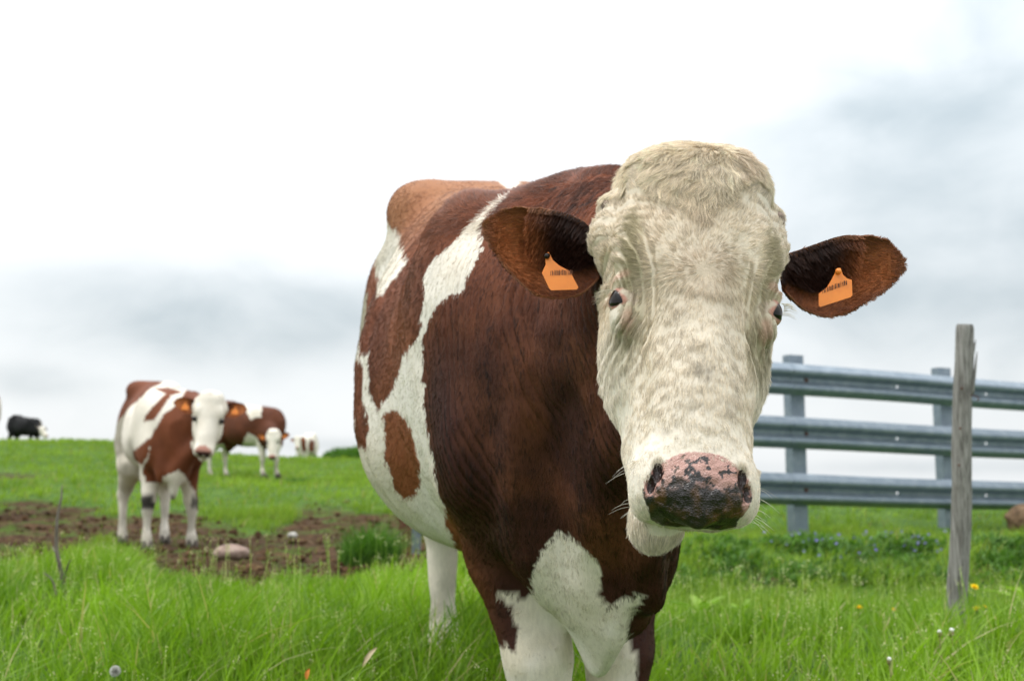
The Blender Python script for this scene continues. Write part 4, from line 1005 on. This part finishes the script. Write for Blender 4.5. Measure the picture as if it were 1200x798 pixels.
p0 = at(1137, 463, 4.38)-b0
tube('wire', [p0, p0+np.array([.018, -.005, -.004]), p0+np.array([.030, -.004, -.014]), p0+np.array([.022, 0, -.022])], [.0016]*4, RUST, wp, m=6, n=12)
for yy in (455, 502, 545): 
    p0 = at(1127-(yy-455)*.035, yy, 4.375)-b0; bm = bmesh.new(); bmesh.ops.create_uvsphere(bm, u_segments=8, v_segments=6, radius=.0045); bmesh.ops.translate(bm, verts=bm.verts, vec=Vector(p0)); bmobj('nail', bm, RUST, wp, True)
# short posts behind the belly of the big cow
def boxpost(name, px0, px1, pyb, d, h, mat, label, depth=.06):
    a = at(px0, pyb, d); c = at(px1, pyb, d); w = c[0]-a[0]; bm = bmesh.new(); bmesh.ops.create_cube(bm, size=1)
    for v in bm.verts: v.co = Vector((v.co.x*w, v.co.y*depth, (v.co.z+.5)*(h+.4)-.4))
    bmesh.ops.subdivide_edges(bm, edges=bm.edges[:], cuts=3, use_grid_fill=True); bmesh.ops.bevel(bm, geom=[e for e in bm.edges if e.calc_face_angle(0) > 1], offset=.004, segments=2, affect='EDGES')
    o = bmobj(name, bm, mat); o.location = ((a[0]+c[0])/2, a[1], gz((a[0]+c[0])/2, a[1])); tag(o, label, 'post'); return o
boxpost('rusty_post', 467.5, 481.5, 630, 7.6, 1.0, RUST, 'dark rusty iron post half hidden behind the belly of the big cow')
boxpost('steel_post', 483, 493, 630, 7.85, .9, GALV, 'narrow blue grey steel post standing right beside the rusty iron post')

def rockm(name, cs):
    M = Mat(name, .85, .2); M.base(M.ramp(M.noise(12, 8, .7), cs)); M.bump(M.noise(35, 7), .6, .01); return M.m
RK1 = rockm('pink_stone', [(.3, (.10, .065, .050)), (.5, (.27, .19, .155)), (.75, (.42, .33, .28))]); RK2 = rockm('brown_boulder', [(.3, (.05, .035, .022)), (.5, (.15, .095, .055)), (.75, (.28, .19, .12))]); RK3 = rockm('white_stone', [(.3, (.30, .28, .25)), (.7, (.62, .60, .56))])
def rock(name, px, py, d, size, mat, label, seed, cat='stone', sink=.3, dz=0):
    bm = bmesh.new(); bmesh.ops.create_icosphere(bm, subdivisions=4, radius=1)
    V = np.array([v.co[:] for v in bm.verts]); r = 1+.5*(fbm(V, 1.3, 3, seed)-.5)+.16*(fbm(V, 4.5, 3, seed+1)-.5); r = np.minimum(r, 1.02+.12*(vnoise(V, .8, seed+2)))
    V = V*r[:, None]*np.array(size)/2
    for v, c in zip(bm.verts, V): v.co = c
    o = bmobj(name, bm, mat, None, True); p = at(px, py, d); o.location = (p[0], p[1], gz(p[0], p[1])+size[2]*(.5-sink)+dz); o.rotation_euler[2] = seed*1.3; tag(o, label, cat); return o
rock('stone', 271, 655, 6.9, (.215, .16, .10), RK1, 'flat pinkish stone lying in the mud below the young cow', 3, dz=.03)
rock('stone', 343, 622, 9.6, (.085, .06, .05), RK3, 'small white stone on the mud, higher up the slope than the pinkish one', 5, dz=.02)
rock('stone', 205, 686, 5.1, (.26, .12, .05), RK1, 'low pale stone sunk in the grass edge under the mud', 8, dz=.0)
rock('boulder', 1203, 612, 12.0, (.42, .35, .34), RK2, 'rough brown boulder at the right edge under the lowest rail', 12, 'boulder', dz=.10)
STICK = rockm('dead_wood', [(.3, (.07, .055, .045)), (.6, (.20, .175, .15)), (.8, (.30, .27, .24))])
tw = link('dead_branch', None); tb = at(76, 700, 4.6); tw.location = tb; tag(tw, 'thin forked dead branch standing upright in the grass at left', 'branch')
g = lambda x, y, dd=0: at(x, y, 4.6+dd)-tb
tube('stem', [g(76, 712), g(75, 690), g(70, 662), g(66, 640), g(67, 610), g(72, 583), g(73, 568)], [.010, .009, .0082, .007, .0055, .004, .0016], STICK, tw, m=8, n=30, rough=.15, seed=2, fq=30)
tube('twig', [g(75, 680), g(79, 664, -.02), g(83, 655, -.05)], [.0055, .004, .0015], STICK, tw, m=6, n=10)
tube('twig', [g(69, 655), g(64, 645, .02), g(61, 640, .04)], [.004, .003, .0012], STICK, tw, m=6, n=8)
tw2 = link('dead_branch', None); tb = at(60, 700, 4.4); tw2.location = tb; tag(tw2, 'small bent dead twig low in the grass left of the forked branch', 'branch')
g = lambda x, y, dd=0: at(x, y, 4.4+dd)-tb
tube('stem', [g(66, 700), g(63, 684), g(56, 674), g(50, 671)], [.005, .004, .003, .0012], STICK, tw2, m=6, n=14)
# dry leaves fallen into the grass
LEAFM = rockm('dry_leaf', [(.35, (.45, .15, .03)), (.65, (.62, .26, .06))]); LEAFP = rockm('pale_dry_leaf', [(.35, (.38, .30, .18)), (.65, (.60, .52, .36))])
def leaf(px, py, d, ln, wd, mat, label, tilt):
    nx, ny = 12, 5; V = []
    for i in range(nx):
        t = i/(nx-1); w = wd*math.sin(math.pi*min(1, t*.95+.04))**.8
        for j in range(ny): b = j/(ny-1)*2-1; V.append((ln*t, w*b/2, .18*wd*(b*b)+.15*ln*math.sin(t*3)))
    V = np.array(V); i = np.arange(nx*ny).reshape(nx, ny); q = np.stack([i[:-1, :-1], i[1:, :-1], i[1:, 1:], i[:-1, 1:]], -1).reshape(-1, 4)
    n = len(V); V2 = np.concatenate([V, V-np.array([0, 0, .0006])]); e = np.concatenate([i[:, 0], i[-1, 1:], i[-2::-1, -1], i[0, -2:0:-1]]); e2 = np.roll(e, -1)
    o = mesh('leaf', V2, np.concatenate([q, q[:, ::-1]+n, np.stack([e, e2, e2+n, e+n], 1)]), mat); o.location = at(px, py, d); o.rotation_euler = tilt; tag(o, label, 'leaf')
leaf(360, 796, 2.75, .026, .014, LEAFM, 'orange dry leaf caught in the grass at the bottom edge', (.4, -1.3, .6))
leaf(425, 782, 2.85, .06, .013, LEAFP, 'curled pale dry leaf caught in the grass left of the hind leg', (.5, -.8, .7))

# ------------------------------------------------------------------ grass
FLOWER_AT = [tuple(at(px_, 700, d_)[:2]) for px_, d_ in ((1142, 4.15), (1147, 4.0), (1006, 4.2), (1047, 4.2), (1101, 3.35), (1115, 3.35), (1120, 4.4))]      # spots where the sward is thin
def grassm(name, a, b, dry, tr=.42):
    M = Mat(name, .5, .25); t = M.attr('tint', 'Fac'); h = M.attr('tipness', 'Fac')
    c = M.ramp(t, [(0, a), (.55, b), (.86, tuple((np.array(b)*1.35).tolist())), (.93, dry), (1, dry)]); base = M.mix(.55, c, (.06, .085, .018)); c2 = M.mix(M.ramp(h, [(0, (1, 1, 1)), (.35, (0, 0, 0))]), c, base)  # blade feet darker: shade low in the sward painted into the colour
    M.base(c2); tb_ = M.n('ShaderNodeBsdfTranslucent'); v = M.n('ShaderNodeVectorMath', operation='MULTIPLY'); M.l(c2, v.inputs[0]); v.inputs[1].default_value = (1.3, 1.5, .5); M.l(v.outputs[0], tb_.inputs[0])
    mx_ = M.n('ShaderNodeMixShader'); mx_.inputs[0].default_value = tr; M.l(M.b.outputs[0], mx_.inputs[1]); M.l(tb_.outputs[0], mx_.inputs[2]); M.l(mx_.outputs[0], M.o.inputs['Surface']); return M.m
GRASS = grassm('grass', (.068, .170, .012), (.195, .320, .024), (.42, .38, .20), .34); GRASSF = grassm('pasture', (.095, .190, .016), (.190, .285, .032), (.30, .27, .11), .35); DARKG = grassm('dark_green_plants', (.034, .100, .014), (.080, .175, .024), (.15, .18, .05), .3)
def blades(base, h, w, lean, az, k, tint, face=None, curl=None):
    """base (n,3); returns verts (n*(2k-1)), quads, tris and attributes"""
    n = len(base); t = np.linspace(0, 1, k); side = np.stack([np.cos(az), np.sin(az), az*0], 1)
    la = RNG.random(n)*2*math.pi; ld = np.stack([np.cos(la), np.sin(la), la*0], 1)*1.0
    ld[:, 0] += .35; H_ = np.array([0, 0, 1.0])
    c = base[:, None]+(h[:, None]*t[None]*(1-.25*lean[:, None]*t[None]))[..., None]*H_+(h*lean)[:, None, None]*(t[None]**2)[..., None]*ld[:, None]
    ww = w[:, None]*(1-t[None]**1.8)*(.55+.45*np.minimum(1, t[None]*4+.2))
    L_ = c-side[:, None]*ww[..., None]/2; R_ = c+side[:, None]*ww[..., None]/2
    V = np.empty((n, 2*k-1, 3)); V[:, 0:2*(k-1):2] = L_[:, :-1]; V[:, 1:2*(k-1):2] = R_[:, :-1]; V[:, -1] = c[:, -1]
    o = (np.arange(n)*(2*k-1))[:, None]; q = np.concatenate([o+np.array([2*j, 2*j+1, 2*j+3, 2*j+2]) for j in range(k-2)]) if k > 2 else np.zeros((0, 4), int); tr = o+np.array([2*k-4, 2*k-3, 2*k-2])
    tp = np.zeros((n, 2*k-1)); tp[:, 0:2*(k-1):2] = t[:-1]; tp[:, 1:2*(k-1):2] = t[:-1]; tp[:, -1] = 1
    return V.reshape(-1, 3), q, tr, np.repeat(tint, 2*k-1), tp.ravel()
def scatter(n, y0, y1, spread=.70, pad=.8):
    """points over the wedge of hillside in front of us (uniform per unit of ground)"""
    u = RNG.random(n); y = np.sqrt(y0*y0+u*(y1*y1-y0*y0)); x = (RNG.random(n)*2-1)*(y*spread+pad); return x, y
def field(name, n, y0, y1, hfun, w, k, mat, lean=(.2, .9), spread=.52, mudk=1.0, sel=None):
    x, y = scatter(n, y0, y1, spread)
    P = np.stack([x, y, x*0], -1); tuft = fbm(P, 3.2, 3, 101); m = mud_at(x, y)
    keep = RNG.random(n) > np.clip(m*1.35, 0, .985)*mudk
    if sel is not None: keep &= sel(x, y)
    keep &= RNG.random(n) < .32+1.2*sm(.34, .6, tuft)
    for fx, fy in FLOWER_AT: keep &= ~((np.abs(x-fx*y/fy) < .03) & (y < fy+.02) & (y > fy-.75) & (RNG.random(n) < .8))
    x, y, P, tuft, m = x[keep], y[keep], P[keep], tuft[keep], m[keep]; z = ground_z(x, y)-.012
    h = hfun(x, y, tuft)*(.55+.75*RNG.random(len(x)))*(1-.6*m); ww = w*(.6+.8*RNG.random(len(x)))*(.6+.4*np.minimum(1, h/.12)); 
    ln = lean[0]+(lean[1]-lean[0])*RNG.random(len(x))**1.6; tint = np.clip(1.1*(fbm(P, 1.6, 4, 107)-.25)+.5*RNG.random(len(x))**1.1, 0, 1); tint = np.where(RNG.random(len(x)) < .05, .95, np.minimum(tint, .84))
    V, q, t, ti, tp = blades(np.stack([x, y, z], 1), h, ww, ln, (RNG.random(len(x))-.5)*2.2, k, tint)
    o = mesh(name, V, [q, t], mat, attrs={'tint': ti, 'tipness': tp}); tag(o, kind='stuff'); return o
def h_near(x, y, tf):
    r = x/np.maximum(y, 1); lowm = sm(-.34, -.29, r)*sm(-.10, -.14, r); rt = sm(.05, .15, r)
    return (.10+.15*sm(.3, .7, tf))*(1-.55*sm(3.6, 4.8, y)*np.maximum(lowm, rt*1.0))*(1-.30*sm(4.6, 6, y))*(1-.2*rt)
def h_mid(x, y, tf): return .035+.13*sm(.38, .68, tf)
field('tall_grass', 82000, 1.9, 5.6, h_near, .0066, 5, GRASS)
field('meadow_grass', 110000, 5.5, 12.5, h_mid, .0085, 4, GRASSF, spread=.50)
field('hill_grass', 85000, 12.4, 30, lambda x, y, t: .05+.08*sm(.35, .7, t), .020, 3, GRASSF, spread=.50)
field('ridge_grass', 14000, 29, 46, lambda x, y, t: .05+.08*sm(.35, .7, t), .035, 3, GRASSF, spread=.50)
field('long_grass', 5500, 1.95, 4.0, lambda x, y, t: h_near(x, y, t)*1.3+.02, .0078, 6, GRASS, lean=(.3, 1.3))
print('grass', _t.time()-_t0)

# dark green cushions on the bank below the guardrail
def mound(cx, cy, r, h, n, lw, rng, leafy=True):
    a = rng.random(n)*2*math.pi; rr = np.sqrt(rng.random(n))*r; x, y = cx+rr*np.cos(a), cy+rr*np.sin(a)*.8; z = ground_z(x, y)
    top = h*(1-(rr/r)**2)*rng.random(n)**.5; return np.stack([x, y, z+top*.7], 1), top
def bank():
    rng = np.random.default_rng(8); B = []; Hh = []
    for i in range(230):
        px = rng.uniform(790, 1330); py = rng.uniform(640, 684); d = np.interp(py, [636, 650, 668, 684], [9.6, 8.3, 7.8, 7.2]); p = at(px, py, d)
        if rng.random() < (.45 if py < 660 else .16)+.4*float(vnoise(np.array([[p[0], p[1], 0]])*1.8, 1, 9)[0]):
            b, t = mound(p[0], p[1], rng.uniform(.10, .26), rng.uniform(.05, .15), 110, .01, rng); B.append(b); Hh.append(t)
    B = np.concatenate(B); n = len(B); h = .03+.05*rng.random(n); V, q, t, ti, tp = blades(B, h, .013+.010*rng.random(n), .5+1.3*rng.random(n), rng.random(n)*6.28, 3, np.clip(rng.random(n), 0, .84))
    o = mesh('bank_plants', V, [q, t], DARKG, attrs={'tint': ti, 'tipness': tp}); tag(o, kind='stuff')
    # small violet flowers among them
    M = Mat('violet_petals', .6, .2); M.base(M.ramp(M.noise(9, 2), [(.35, (.12, .10, .33)), (.65, (.25, .24, .48))])); V = []; T = []
    for i in range(70):
        px = np.clip(rng.normal(rng.choice([980, 1040, 1085, 1010]), 34), 800, 1190); py = rng.uniform(643, 672); d = np.interp(py, [636, 650, 668, 684], [9.6, 8.3, 7.8, 7.2]); p = at(px, py, d); z = gz(p[0], p[1])+rng.uniform(.04, .13); r = rng.uniform(.010, .017)
        nrm = unit(rng.normal(0, .5, 3)+np.array([0, -.8, .8])); a = unit(np.cross(nrm, (0, 0, 1))); b = np.cross(nrm, a); c0 = np.array([p[0], p[1], z]); o_ = len(V); V.append(c0)
        for j in range(10): f = j*math.pi/5; rr = r*(1 if j % 2 == 0 else .45); V.append(c0+a*rr*math.cos(f)+b*rr*math.sin(f)+nrm*.003)
        for j in range(10): T.append((o_, o_+1+j, o_+1+(j+1) % 10))
    o = mesh('violet_flowers', V, np.array(T), M.m, smooth=False); tag(o, kind='stuff')
bank()
def tussock(name, px, py, d, r, h, n, mat, label, cat, w=.004, seed=1, lean=.8, group=None):
    rng = np.random.default_rng(seed); p = at(px, py, d); a = rng.random(n)*2*math.pi; rr = np.sqrt(rng.random(n))*r; z = gz(p[0], p[1])
    B = np.stack([rr*np.cos(a), rr*np.sin(a), ground_z(p[0]+rr*np.cos(a), p[1]+rr*np.sin(a), True)-z-.01], 1)
    V, q, t, ti, tp = blades(B, h*(1-.5*(rr/r)**2)*(.5+.6*rng.random(n)), w*(.6+.8*rng.random(n)), lean*(.3+rng.random(n)), rng.random(n)*6.28, 5, np.clip(rng.random(n), 0, .8))
    o = mesh(name, V, [q, t], mat, attrs={'tint': ti, 'tipness': tp}); o.location = (p[0], p[1], z); tag(o, label, cat, group); return o
tussock('grass_tussock', 432, 655, 6.7, .17, .30, 1700, DARKG, 'dense dark green tuft of fine grass at the mud, left of the hind leg', 'grass tuft', .006, 3)
tussock('grass_tussock', 352, 538, 18.5, .42, .12, 900, DARKG, 'dark green grass tuft beside the nose of the grazing cow', 'grass tuft', .02, 5)
tussock('bush', 414, 541, 30, .75, .42, 1600, DARKG, 'low dull green bush on the ridge right of the far pale cow', 'bush', .05, 6)
# broad leaved dock beside the cow's chest
def dock(px, py, d, nl, size, seed, label):
    rng = np.random.default_rng(seed); p = at(px, py, d); root = link('dock_plant', None); root.location = (p[0], p[1], gz(p[0], p[1])); tag(root, label, 'plant')
    for i in range(nl):
        az = i*2.4+rng.uniform(-.3, .3); ln = size*rng.uniform(.6, 1.1); el = rng.uniform(.7, 1.25); wd = ln*.26; V = []; nx, ny = 10, 5
        for a in range(nx):
            t = a/(nx-1); w = wd*(math.sin(math.pi*min(1, max(0, t-.12)/.88))**.7 if t > .12 else .06); bx = ln*(t*math.cos(el)+.35*t*t); bz = ln*(t*math.sin(el)-.35*t*t)
            for b in range(ny): s_ = b/(ny-1)*2-1; V.append((bx*math.cos(az)-s_*w/2*math.sin(az), bx*math.sin(az)+s_*w/2*math.cos(az), bz+.12*wd*abs(s_)+.03*wd*math.sin(t*14+b)))
        k_ = np.arange(nx*ny).reshape(nx, ny); q = np.stack([k_[:-1, :-1], k_[1:, :-1], k_[1:, 1:], k_[:-1, 1:]], -1).reshape(-1, 4)
        mesh('leaf', V, q, GRASS, root, attrs={'tint': np.full(len(V), rng.uniform(.2, .75)), 'tipness': np.ones(len(V))})
dock(822, 705, 4.7, 9, .15, 2, 'broad leaved green weed just right of the chest of the big cow')
dock(868, 700, 4.9, 7, .12, 4, 'small broad leaved weed behind the larger weed by the chest')
dock(1202, 668, 6.6, 7, .22, 7, 'bright green broad leaved weed at the right edge below the boulder')
# dandelions
YEL = Mat('dandelion_yellow', .6, .2); YEL.base(YEL.ramp(YEL.noise(60, 2), [(.3, (.85, .58, .01)), (.7, (.92, .74, .02))])); YEL = YEL.m
FLUF = Mat('seed_fluff', .8, .1); FLUF.col((.72, .72, .68)); FLUF = FLUF.m; STEM = Mat('flower_stem', .6, .2); STEM.col((.22, .20, .08)); STEM = STEM.m; STEMG = Mat('green_stem', .6, .2); STEMG.col((.10, .19, .03)); STEMG = STEMG.m
def dandelion(px, py, d, r, label, kind='flower', face=(.1, -.5, .8), seed=1, stemlen=.22):
    rng = np.random.default_rng(seed); c = at(px, py, d); b = c-np.array([.012*rng.normal(), .01, stemlen]); b[2] = gz(b[0], b[1])-.01; root = link('dandelion', None); root.location = b; tag(root, label, 'flower'); h = c-b; nrm = unit(face)
    tube('stem', [(0, 0, 0), h*.5+np.array([.004*rng.normal(), 0, 0]), h-nrm*r*.1], [.0024, .0022, .0018], STEM if kind == 'bud' else STEMG, root, m=6, n=8)
    a = unit(np.cross(nrm, (0, 1, .1))); e = np.cross(nrm, a)
    if kind == 'flower':
        V, T = [], []
        for i in range(110):
            q = (i/110)**.6; f = i*2.399; dr = unit((a*math.cos(f)+e*math.sin(f))*q*1.25+nrm*(1.15-q)); ln = r*(.55+.45*q); sd_ = unit(np.cross(dr, nrm)+1e-4)*r*.085; o_ = len(V); base_ = h+nrm*0
            V += [base_-sd_*.5, base_+sd_*.5, base_+dr*ln*.9+sd_, base_+dr*ln*.9-sd_, base_+dr*ln]; T += [(o_, o_+1, o_+2, o_+3), (o_+3, o_+2, o_+4)]
        mesh('petals', V, T, YEL, root, False)
    elif kind == 'clock':
        n = 900; dd = unit(rng.normal(0, 1, (n, 3))); V = []; T = []
        for i in range(n):
            tip = h+dd[i]*r*rng.uniform(.82, 1.0); t1 = unit(np.cross(dd[i], rng.normal(0, 1, 3)))*r*.15; t2 = np.cross(dd[i], t1); o_ = len(V); V += [h+dd[i]*r*.2, tip-t1, tip+t1, tip-t2, tip+t2]; T += [(o_+1, o_+2, o_), (o_+3, o_+4, o_)]
        mesh('seed_head', V, np.array(T), FLUF, root, False)
    else:
        bm = bmesh.new(); bmesh.ops.create_uvsphere(bm, u_segments=12, v_segments=10, radius=r)
        for v in bm.verts: v.co.z *= 1.35; v.co *= 1+.12*math.sin(math.atan2(v.co.y, v.co.x)*6)
        bmesh.ops.translate(bm, verts=bm.verts, vec=Vector(h)); o = bmobj('bud', bm, STEM, root, True)
        V = [h+np.array([0, 0, r*1.0])]; 
        tube('fluff_tip', [h+nrm*r*.6, h+nrm*r*1.3, h+nrm*r*1.9], [r*.55, r*.8, r*.5], FLUF, root, m=10, n=8, rough=.3)
dandelion(1142, 688, 4.15, .0155, 'highest yellow dandelion, right of the wooden stake', seed=1)
dandelion(1145, 713, 4.0, .0135, 'yellow dandelion in a pair low right of the wooden stake, the left one', seed=2, face=(-.3, -.3, .9))
dandelion(1154, 711, 4.05, .010, 'half open yellow dandelion in the pair low right of the wooden stake', seed=3, face=(.5, -.3, .8))
dandelion(1006, 712, 4.2, .015, 'yellow dandelion alone in the grass between the cow and the stake', seed=4, face=(0, -.2, .95))
dandelion(1047, 714, 4.2, .007, 'tiny yellow dandelion bud left of the wooden stake', seed=5)
dandelion(135, 786, 2.85, .0135, 'round white dandelion clock in the grass at lower left', 'clock', seed=6, stemlen=.15)
dandelion(1101, 743, 3.35, .0065, 'closed dandelion head with a white tuft, left of two', 'bud', (0, -.1, 1), seed=7)
dandelion(1115, 742, 3.35, .008, 'closed dandelion head with a white tuft, right of two', 'bud', (.05, -.1, 1), seed=8)
dandelion(1042, 775, 3.0, .006, 'withered brownish dandelion head low in the grass at right', 'bud', (0, -.3, 1), seed=9)
# pale seed heads and tiny flowers standing in the grass
def seedheads():
    rng = np.random.default_rng(77); n = 1000; x, y = [], []
    yy = np.sqrt(rng.uniform(2.2**2, 5.2**2, n)); xx = (rng.random(n)*2-1)*(yy*.46+.2); zz = ground_z(xx, yy); V, T, A, B_ = [], [], [], []
    for i in range(n):
        h = rng.uniform(.10, .24); b = np.array([xx[i], yy[i], zz[i]]); top = b+np.array([rng.normal(0, .02), rng.normal(0, .02), h]); kind = rng.random()
        s_ = np.array([.0011, 0, 0]); o_ = len(V); V += [b-s_, b+s_, top+s_*.6, top-s_*.6]; T.append((o_, o_+1, o_+2, o_+3)); tv = .88 if kind < .5 else .3; A += [tv]*4
        m = rng.integers(6, 16)
        for j in range(m):
            c = top+np.array([rng.normal(0, .007), rng.normal(0, .007), -rng.random()*.05 if kind < .5 else rng.normal(0, .006)]); r = rng.uniform(.0012, .0028); d1 = unit(rng.normal(0, 1, 3))*r; d2 = unit(np.cross(d1, rng.normal(0, 1, 3)))*r*.8; o_ = len(V); V += [c-d1, c-d2, c+d1, c+d2]; T.append((o_, o_+1, o_+2, o_+3)); A += [.95]*4
    M = grassm('seed_head_straw', (.10, .22, .02), (.20, .30, .05), (.62, .60, .38), .3); o = mesh('grass_seed_heads', V, np.array(T), M, attrs={'tint': A, 'tipness': np.ones(len(V))}, smooth=False); tag(o, kind='stuff')
seedheads()
# clods and pebbles in the mud
def clods():
    rng = np.random.default_rng(5); n = 1500; bm = bmesh.new(); bmesh.ops.create_icosphere(bm, subdivisions=1, radius=1); bv = np.array([v.co[:] for v in bm.verts]); bf = np.array([[v.index for v in f.verts] for f in bm.faces]); bm.free()
    px = rng.uniform(-60, 560, n*3); py = rng.uniform(588, 700, n*3); d = np.interp(py, [585, 605, 628, 640, 648, 658, 672, 690], [14, 12, 10, 9, 8, 7, 6, 5]); p = at(px, py, d); x, y = p[:, 0], p[:, 1]; m = mud_at(x, y); print('clods', m.mean()); k = np.flatnonzero(m > .4)[:n]; x, y = x[k], y[k]; n = len(k); z = ground_z(x, y)
    r = .007+.024*rng.random(n)**4; V = bv[None]*(1+.5*(rng.random((n, len(bv), 1))-.5))*r[:, None, None]*np.array([1.2, 1.2, .7])+np.stack([x, y, z+r*.2], 1)[:, None]
    F_ = (bf[None]+(np.arange(n)*len(bv))[:, None, None]).reshape(-1, 3); M = Mat('clods', .95, .1); M.base(M.ramp(M.noise(4, 5, .7), [(.35, (.032, .018, .009)), (.55, (.075, .041, .020)), (.7, (.15, .094, .052))])); o = mesh('soil_clods', V.reshape(-1, 3), F_, M.m, smooth=False); tag(o, kind='stuff')
clods()
print('all', _t.time()-_t0)
